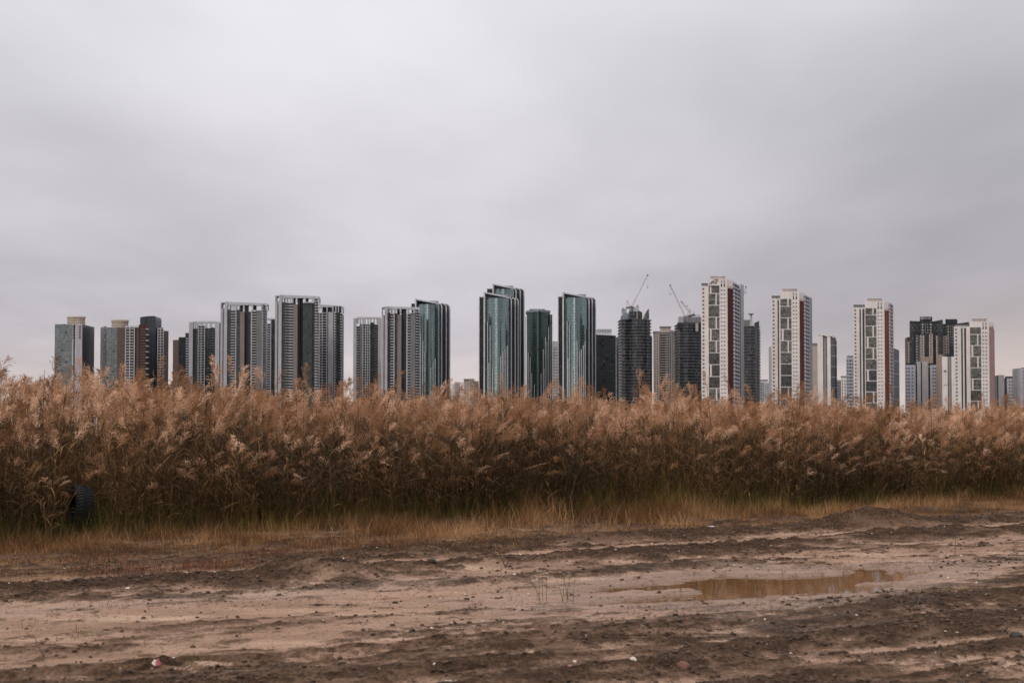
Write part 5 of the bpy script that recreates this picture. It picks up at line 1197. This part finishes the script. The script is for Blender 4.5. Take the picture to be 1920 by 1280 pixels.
def scrap(px, py, sz, label, mats, name, cat, seed=0, lift=0.5):
    """crumpled sheet: a few folded facets with thickness"""
    q = ground_at(px, py); z = gz(q.x, q.y); rg = random.Random(seed); e = empty(name, (q.x, q.y, z), label, cat)
    for k, (col, dx, w, h, part) in enumerate(mats):
        mt = paint(part + '_sheet', col, rough=0.4, var=0.1, scale=30, streak=0.02); m = MB(); nx2 = 5
        top_, P_ = [], []
        for i in range(nx2 + 1):
            u = i / nx2 - 0.5; P_.append([(q.x + dx + u * w, q.y + rg.uniform(-.01, .01) + v * h * 0.5, z + 0.004 + sz * lift * (0.35 + 0.5 * rg.random()) * (1 - abs(u) * 1.6) * (1 - 0.3 * v) + 0.004) for v in (0, 1)])
        for i in range(nx2):
            a, b_ = P_[i], P_[i + 1]; m.quad(a[0], b_[0], b_[1], a[1])
            lo_ = [(x_, y_, z_ - 0.003) for x_, y_, z_ in (a[0], b_[0], b_[1], a[1])]; m.quad(lo_[3], lo_[2], lo_[1], lo_[0])
            m.quad(lo_[0], lo_[1], b_[0], a[0])
            m.quad((a[0][0], a[0][1] - 0.004, z), (b_[0][0], b_[0][1] - 0.004, z), (b_[0][0], b_[0][1] - 0.002, b_[0][2]), (a[0][0], a[0][1] - 0.002, a[0][2]))
        m.build(part, mt, e)
scrap(291, 1258, 0.05, 'crumpled pink and white wrapper on dark soil near the front left', [((0.75, 0.66, 0.64), -0.004, 0.042, 0.05, 'white_flap'), ((0.55, 0.16, 0.18), 0.018, 0.03, 0.03, 'pink_flap')], 'wrapper', 'litter', 2, 1.2)
scrap(316, 1260, 0.02, 'small orange and white bit of litter right of the pink wrapper', [((0.6, 0.24, 0.08), 0.006, 0.025, 0.02, 'orange_flap'), ((0.6, 0.58, 0.55), -0.02, 0.018, 0.02, 'white_flap')], 'litter_scrap', 'litter', 3, 0.8)
scrap(1333, 1004, 0.03, 'flattened white plastic scrap at the edge of the verge grass', [((0.62, 0.66, 0.72), 0, 0.11, 0.06, 'plastic_sheet')], 'plastic_scrap', 'litter', 5, 0.5)
scrap(840, 1268, 0.02, 'torn white paper scrap at the very front of the track', [((0.7, 0.6, 0.55), 0, 0.05, 0.03, 'paper_sheet')], 'paper_scrap', 'litter', 8, 0.5)

# tyre
def tyre():
    x, y = TYRE; z = gz(x, y); ang = R(29); Rr, Wd = 0.35, 0.25
    e = empty('tyre', (x, y, z), 'black lugged tyre standing upright among the reeds', 'tyre')
    rub = paint('black_rubber', (0.010, 0.0105, 0.013), rough=0.65, var=0.3, scale=8, streak=0.1, spec=0.3)
    prof_ = [(-0.44, 0.60), (-0.50, 0.72), (-0.49, 0.86), (-0.44, 0.945), (-0.36, 0.985), (-0.24, 1.0), (-0.13, 0.995), (-0.07, 0.965), (-0.03, 0.90), (0.03, 0.90), (0.07, 0.965), (0.13, 0.995), (0.24, 1.0), (0.36, 0.985), (0.44, 0.945), (0.49, 0.86), (0.50, 0.72), (0.44, 0.60), (0.36, 0.62), (0.38, 0.80), (0.2, 0.88), (-0.2, 0.88), (-0.38, 0.80), (-0.36, 0.62)]
    nS = 72; V, Fc = [], []; ca, sa = math.cos(ang), math.sin(ang); tilt = R(4)
    def pt(a, w, r):
        lx, ly, lz = w * Wd, r * Rr * math.cos(a), r * Rr * math.sin(a)
        lx, lz = lx * math.cos(tilt) + lz * math.sin(tilt), lz * math.cos(tilt) - lx * math.sin(tilt)
        return (x + lx * ca - ly * sa, y + lx * sa + ly * ca, z + Rr - 0.03 + lz)
    for i in range(nS):
        for w, r in prof_: V.append(pt(2 * math.pi * i / nS, w, r))
    k = len(prof_)
    for i in range(nS):
        for j in range(k):
            a, b_ = i * k + j, i * k + (j + 1) % k; c, d = ((i + 1) % nS) * k + (j + 1) % k, ((i + 1) % nS) * k + j; Fc.append((a, b_, c, d))
    o = np_mesh('casing', np.array(V), np.array(Fc), [rub], smooth=True)
    for v in o.data.vertices: v.co -= e.location
    o.parent = e
    m = MB()
    for i in range(44):
        a0 = 2 * math.pi * i / 44; da = 2 * math.pi / 44 * 0.55
        for sgn in (-1, 1):
            a_ = a0 + (0 if sgn < 0 else math.pi / 44)
            w0, w1 = sgn * 0.09, sgn * 0.50; r0, r1 = 0.985, 0.93; skew = 0.05
            base_ = [pt(a_, w0, r0), pt(a_ + skew, w1, r1), pt(a_ + skew + da, w1, r1), pt(a_ + da, w0, r0)]
            top_ = [pt(a_, w0, 1.045), pt(a_ + skew, w1 * 1.02, 0.99), pt(a_ + skew + da, w1 * 1.02, 0.99), pt(a_ + da, w0, 1.045)]
            if sgn < 0: base_, top_ = base_[::-1], top_[::-1]
            m.poly(top_[::-1])
            for q in range(4): m.quad(base_[q], top_[q], top_[(q + 1) % 4], base_[(q + 1) % 4])
    m.build('tread_lug', rub, e)
tyre()

# ------------------------------------------------------------------ small plants that can be told apart
def tube_mesh(paths, radii):
    m = MB()
    for P_, (r0, r1) in zip(paths, radii):
        for i in range(len(P_) - 1):
            a, b_ = Vector(P_[i]), Vector(P_[i + 1]); m.bar(a, b_ + (b_ - a) * 0.08, r0 + (r1 - r0) * i / max(1, len(P_) - 1), 5)
    return m
def flatmat(name, col): return paint(name, col, rough=0.7, var=0.35, scale=25, streak=0.1)
stem_green, leaf_green, dead_red, dead_brown = flatmat('weed_stem_green', (0.10, 0.12, 0.03)), flatmat('weed_leaf_green', (0.07, 0.10, 0.02)), flatmat('dead_weed_red', (0.09, 0.03, 0.03)), flatmat('dead_stalk_brown', (0.12, 0.065, 0.045))
def leaf_quad(m, o, d, ln, w, droop=0.4):
    d = Vector(d).normalized(); s_ = d.cross(Vector((0, 0, 1))).normalized() if abs(d.z) < .98 else Vector((1, 0, 0)); P_ = Vector(o)
    pr = [(P_, 0.3)]; dd = d.copy()
    for i in range(3): P_ = P_ + dd * ln / 3; dd = (dd + Vector((0, 0, -droop / 2))).normalized(); pr.append((P_, (1.0, 0.7, 0.02)[i]))
    for (a, wa), (b_, wb) in zip(pr[:-1], pr[1:]):
        m.quad(a - s_ * w * wa, a + s_ * w * wa, b_ + s_ * w * wb, b_ - s_ * w * wb)
        e_ = Vector((0, 0, -0.0012)); m.quad(b_ - s_ * w * wb + e_, b_ + s_ * w * wb + e_, a + s_ * w * wa + e_, a - s_ * w * wa + e_)
def weed(name, px, py, hgt, nst, label, sm_, lm_, seed, spread=0.12, leaves=9, ll=0.05, lw=0.006, upright=0.25, cat='plant'):
    rg = random.Random(seed); q = ground_at(px, py); z = gz(q.x, q.y); e = empty(name, (q.x, q.y, z), label, cat)
    for k in range(nst):
        bx, by = q.x + rg.uniform(-spread, spread), q.y + rg.uniform(-spread, spread) * 0.6; bz = gz(bx, by) - 0.01
        h = hgt * rg.uniform(0.6, 1.0); a = rg.uniform(0, 6.28); ln = rg.uniform(0, upright) * h
        P_ = [(bx + math.cos(a) * ln * (i / 4) ** 1.5, by + math.sin(a) * ln * (i / 4) ** 1.5, bz + h * i / 4) for i in range(5)]
        st = tube_mesh([P_], [(0.0028, 0.0014)]).build('stem', sm_, e)
        m = MB()
        for j in range(leaves):
            f = (j + 1) / (leaves + 0.5); i = min(3, int(f * 4)); o = Vector(P_[i]).lerp(Vector(P_[i + 1]), f * 4 - i); b_ = rg.uniform(0, 6.28)
            leaf_quad(m, o, (math.cos(b_), math.sin(b_), 0.9), ll * rg.uniform(.6, 1.2), lw)
        m.build('foliage', lm_, st)
weed('green_weed', 1042, 1128, 0.33, 9, 'clump of thin tall green weeds on the middle of the sandy track', stem_green, leaf_green, 1, 0.16, 13, 0.06, 0.005, 0.6)
weed('green_sprout', 355, 1250, 0.13, 2, 'short green sprout right of the pink wrapper', stem_green, leaf_green, 2, 0.015, 7, 0.05, 0.006)
weed('green_sprout', 274, 1212, 0.09, 1, 'tiny dark green sprout behind the pink wrapper', stem_green, leaf_green, 3, 0.01, 6, 0.035, 0.006)
weed('green_weed', 1795, 1040, 0.26, 2, 'single spindly green weed far right beyond the puddle', stem_green, leaf_green, 4, 0.06, 7, 0.05, 0.005)
weed('dead_weed', 492, 1072, 0.13, 6, 'bushy dark red dead weed left of the small earth mound', dead_red, dead_red, 5, 0.05, 12, 0.045, 0.009)
weed('dead_weed', 516, 1066, 0.13, 2, 'second dark red dead weed, taller and thinner, nearest the earth mound', dead_red, dead_red, 6, 0.03, 10, 0.045, 0.009, 0.8)
def fork():
    q = ground_at(948, 1068); z = gz(q.x, q.y); e = empty('dead_plant', (q.x, q.y, z), 'forked dark brown dead plant standing on the soil ridge', 'plant')
    for sgn, h, w in ((-1, 0.19, 0.085), (1, 0.15, 0.06)):
        P_ = [(q.x + sgn * w * (i / 4) ** 0.9, q.y, z + h * i / 4) for i in range(5)]
        st = tube_mesh([P_], [(0.006, 0.005)]).build('stem', dead_red, e); m = MB(); rg = random.Random(sgn + 5)
        for j in range(16):
            f = rg.uniform(0.2, 1); i = min(3, int(f * 4)); o = Vector(P_[i]).lerp(Vector(P_[i + 1]), f * 4 - i); leaf_quad(m, o, (sgn * 0.3 + rg.uniform(-.5, .5), rg.uniform(-.4, .4), 1), 0.045, 0.009, 0.1)
        m.build('foliage', dead_red, st)
fork()
q = ground_at(82, 1228); z = gz(q.x, q.y); m = tube_mesh([[(q.x, q.y, z), (q.x - 0.03, q.y, z + 0.05), (q.x - 0.07, q.y + .01, z + 0.125)]], [(0.003, 0.002)])
tag(m.build('twig', dead_brown, org=(q.x, q.y, z)), 'bare leaning twig on the sand near the left edge', 'twig')

# single reeds that stand clear above the belt
PLM = {'r': lerp3(PL, np.array([0.45]))[0]}
def tall_reed(px, top, base_n, label, seed, rot=0.3, dark=False, sc_h=None, bare=False, hairs=320):
    rg = np.random.default_rng(seed)
    # stand it on the bed line where the photo column crosses it
    d = ray(px, 800); tt = (FOOT + base_n) / (d.x * NX + d.y * NY); x, y = d.x * tt, d.y * tt; z = gz(x, y)
    ztop = at(px, top, y).z
    V, Fc, C, J = reed_proto(rg, hairs, 6, plume=not bare)
    S = (ztop - z) / (V[:, 2].max()); c, s_ = math.cos(rot), math.sin(rot)
    V2 = V.copy(); V2[:, 2] *= S; V2[:, 0], V2[:, 1] = V[:, 0] * c - V[:, 1] * s_, V[:, 0] * s_ + V[:, 1] * c
    pk = V2[np.argmax(V2[:, 2])]; V2[:, 0] -= pk[0] * np.clip(V2[:, 2] / pk[2], 0, 1); 
    e = empty('tall_reed', (x, y, z), label, 'reed', 'single reeds standing above the belt')
    for cls, part, mt, pal in ((0, 'stalk', 'leaf', ST), (1, 'foliage', 'leaf', LF), (2, 'plume', 'plume', PL)):
        k = C[Fc[:, 0]] == cls
        if not k.any(): continue
        f = Fc[k]; used, inv = np.unique(f, return_inverse=True); f = inv.reshape(-1, 3); col = lerp3(pal * (0.35 if dark else 0.9), J[used])
        o = np_mesh(part, V2[used], f, [MV[mt]], {'tint': col}); o.parent = e
tall_reed(11, 687, 1.0, 'short dark plume on a bare stalk at the far left, against the sky', 1, 0.2, dark=True)
tall_reed(80, 693, 1.5, 'reed with dark spiky leaves and a sharp pointed shoot left of the first tower', 2, 0.5, dark=True, bare=True)
tall_reed(268, 684, 1.0, 'upright pale plume in front of the navy curved top tower', 3, -0.3)
tall_reed(340, 683, 0.6, 'big drooping plume in front of the olive brown block', 4, 0.2)
tall_reed(487, 682, 1.0, 'lone orange brown plume beside the edge of a white framed tower', 5, 2.6)
tall_reed(571, 674, 1.5, 'small round plume on a thin stalk before the dark green glass wing', 6, 1.5)
tall_reed(655, 703, 1.0, 'leaning reed head against the sky between two white framed towers', 7, -0.2)
tall_reed(980, 719, 1.2, 'little plume before the gap left of the dark round tower', 8, 1.2)
tall_reed(1047, 705, 1.5, 'tall bushy plume before the left edge of the teal tower by the office block', 9, 0.4)
tall_reed(1089, 703, 1.5, 'upright loose plume in front of the teal glass beside the black office block', 10, -0.8)
tall_reed(1199, 688, 1.2, 'highest lone plume in front of the unfinished tower with the leaning crane', 11, 0.2)
tall_reed(1212, 713, 1.2, 'plume just right of and below the highest lone plume', 12, 0.6)
tall_reed(1267, 714, 1.0, 'plume in front of the beige apartment tower', 13, 0.5)
tall_reed(1292, 713, 1.3, 'slim plume in front of the unfinished tower with wide black floors', 14, 2.0)
tall_reed(1504, 712, 1.0, 'arching plume over the dark red edge panel', 15, -0.2)
tall_reed(1757, 742, 1.0, 'plume leaning right below the plain white block with the smile mark', 16, -0.1)
tall_reed(1866, 743, 1.0, 'plume leaning right below the pink edged tower', 17, 0.1)
tall_reed(1890, 737, 0.8, 'upright plume in front of the grey blocks near the right edge', 18, 0.4)
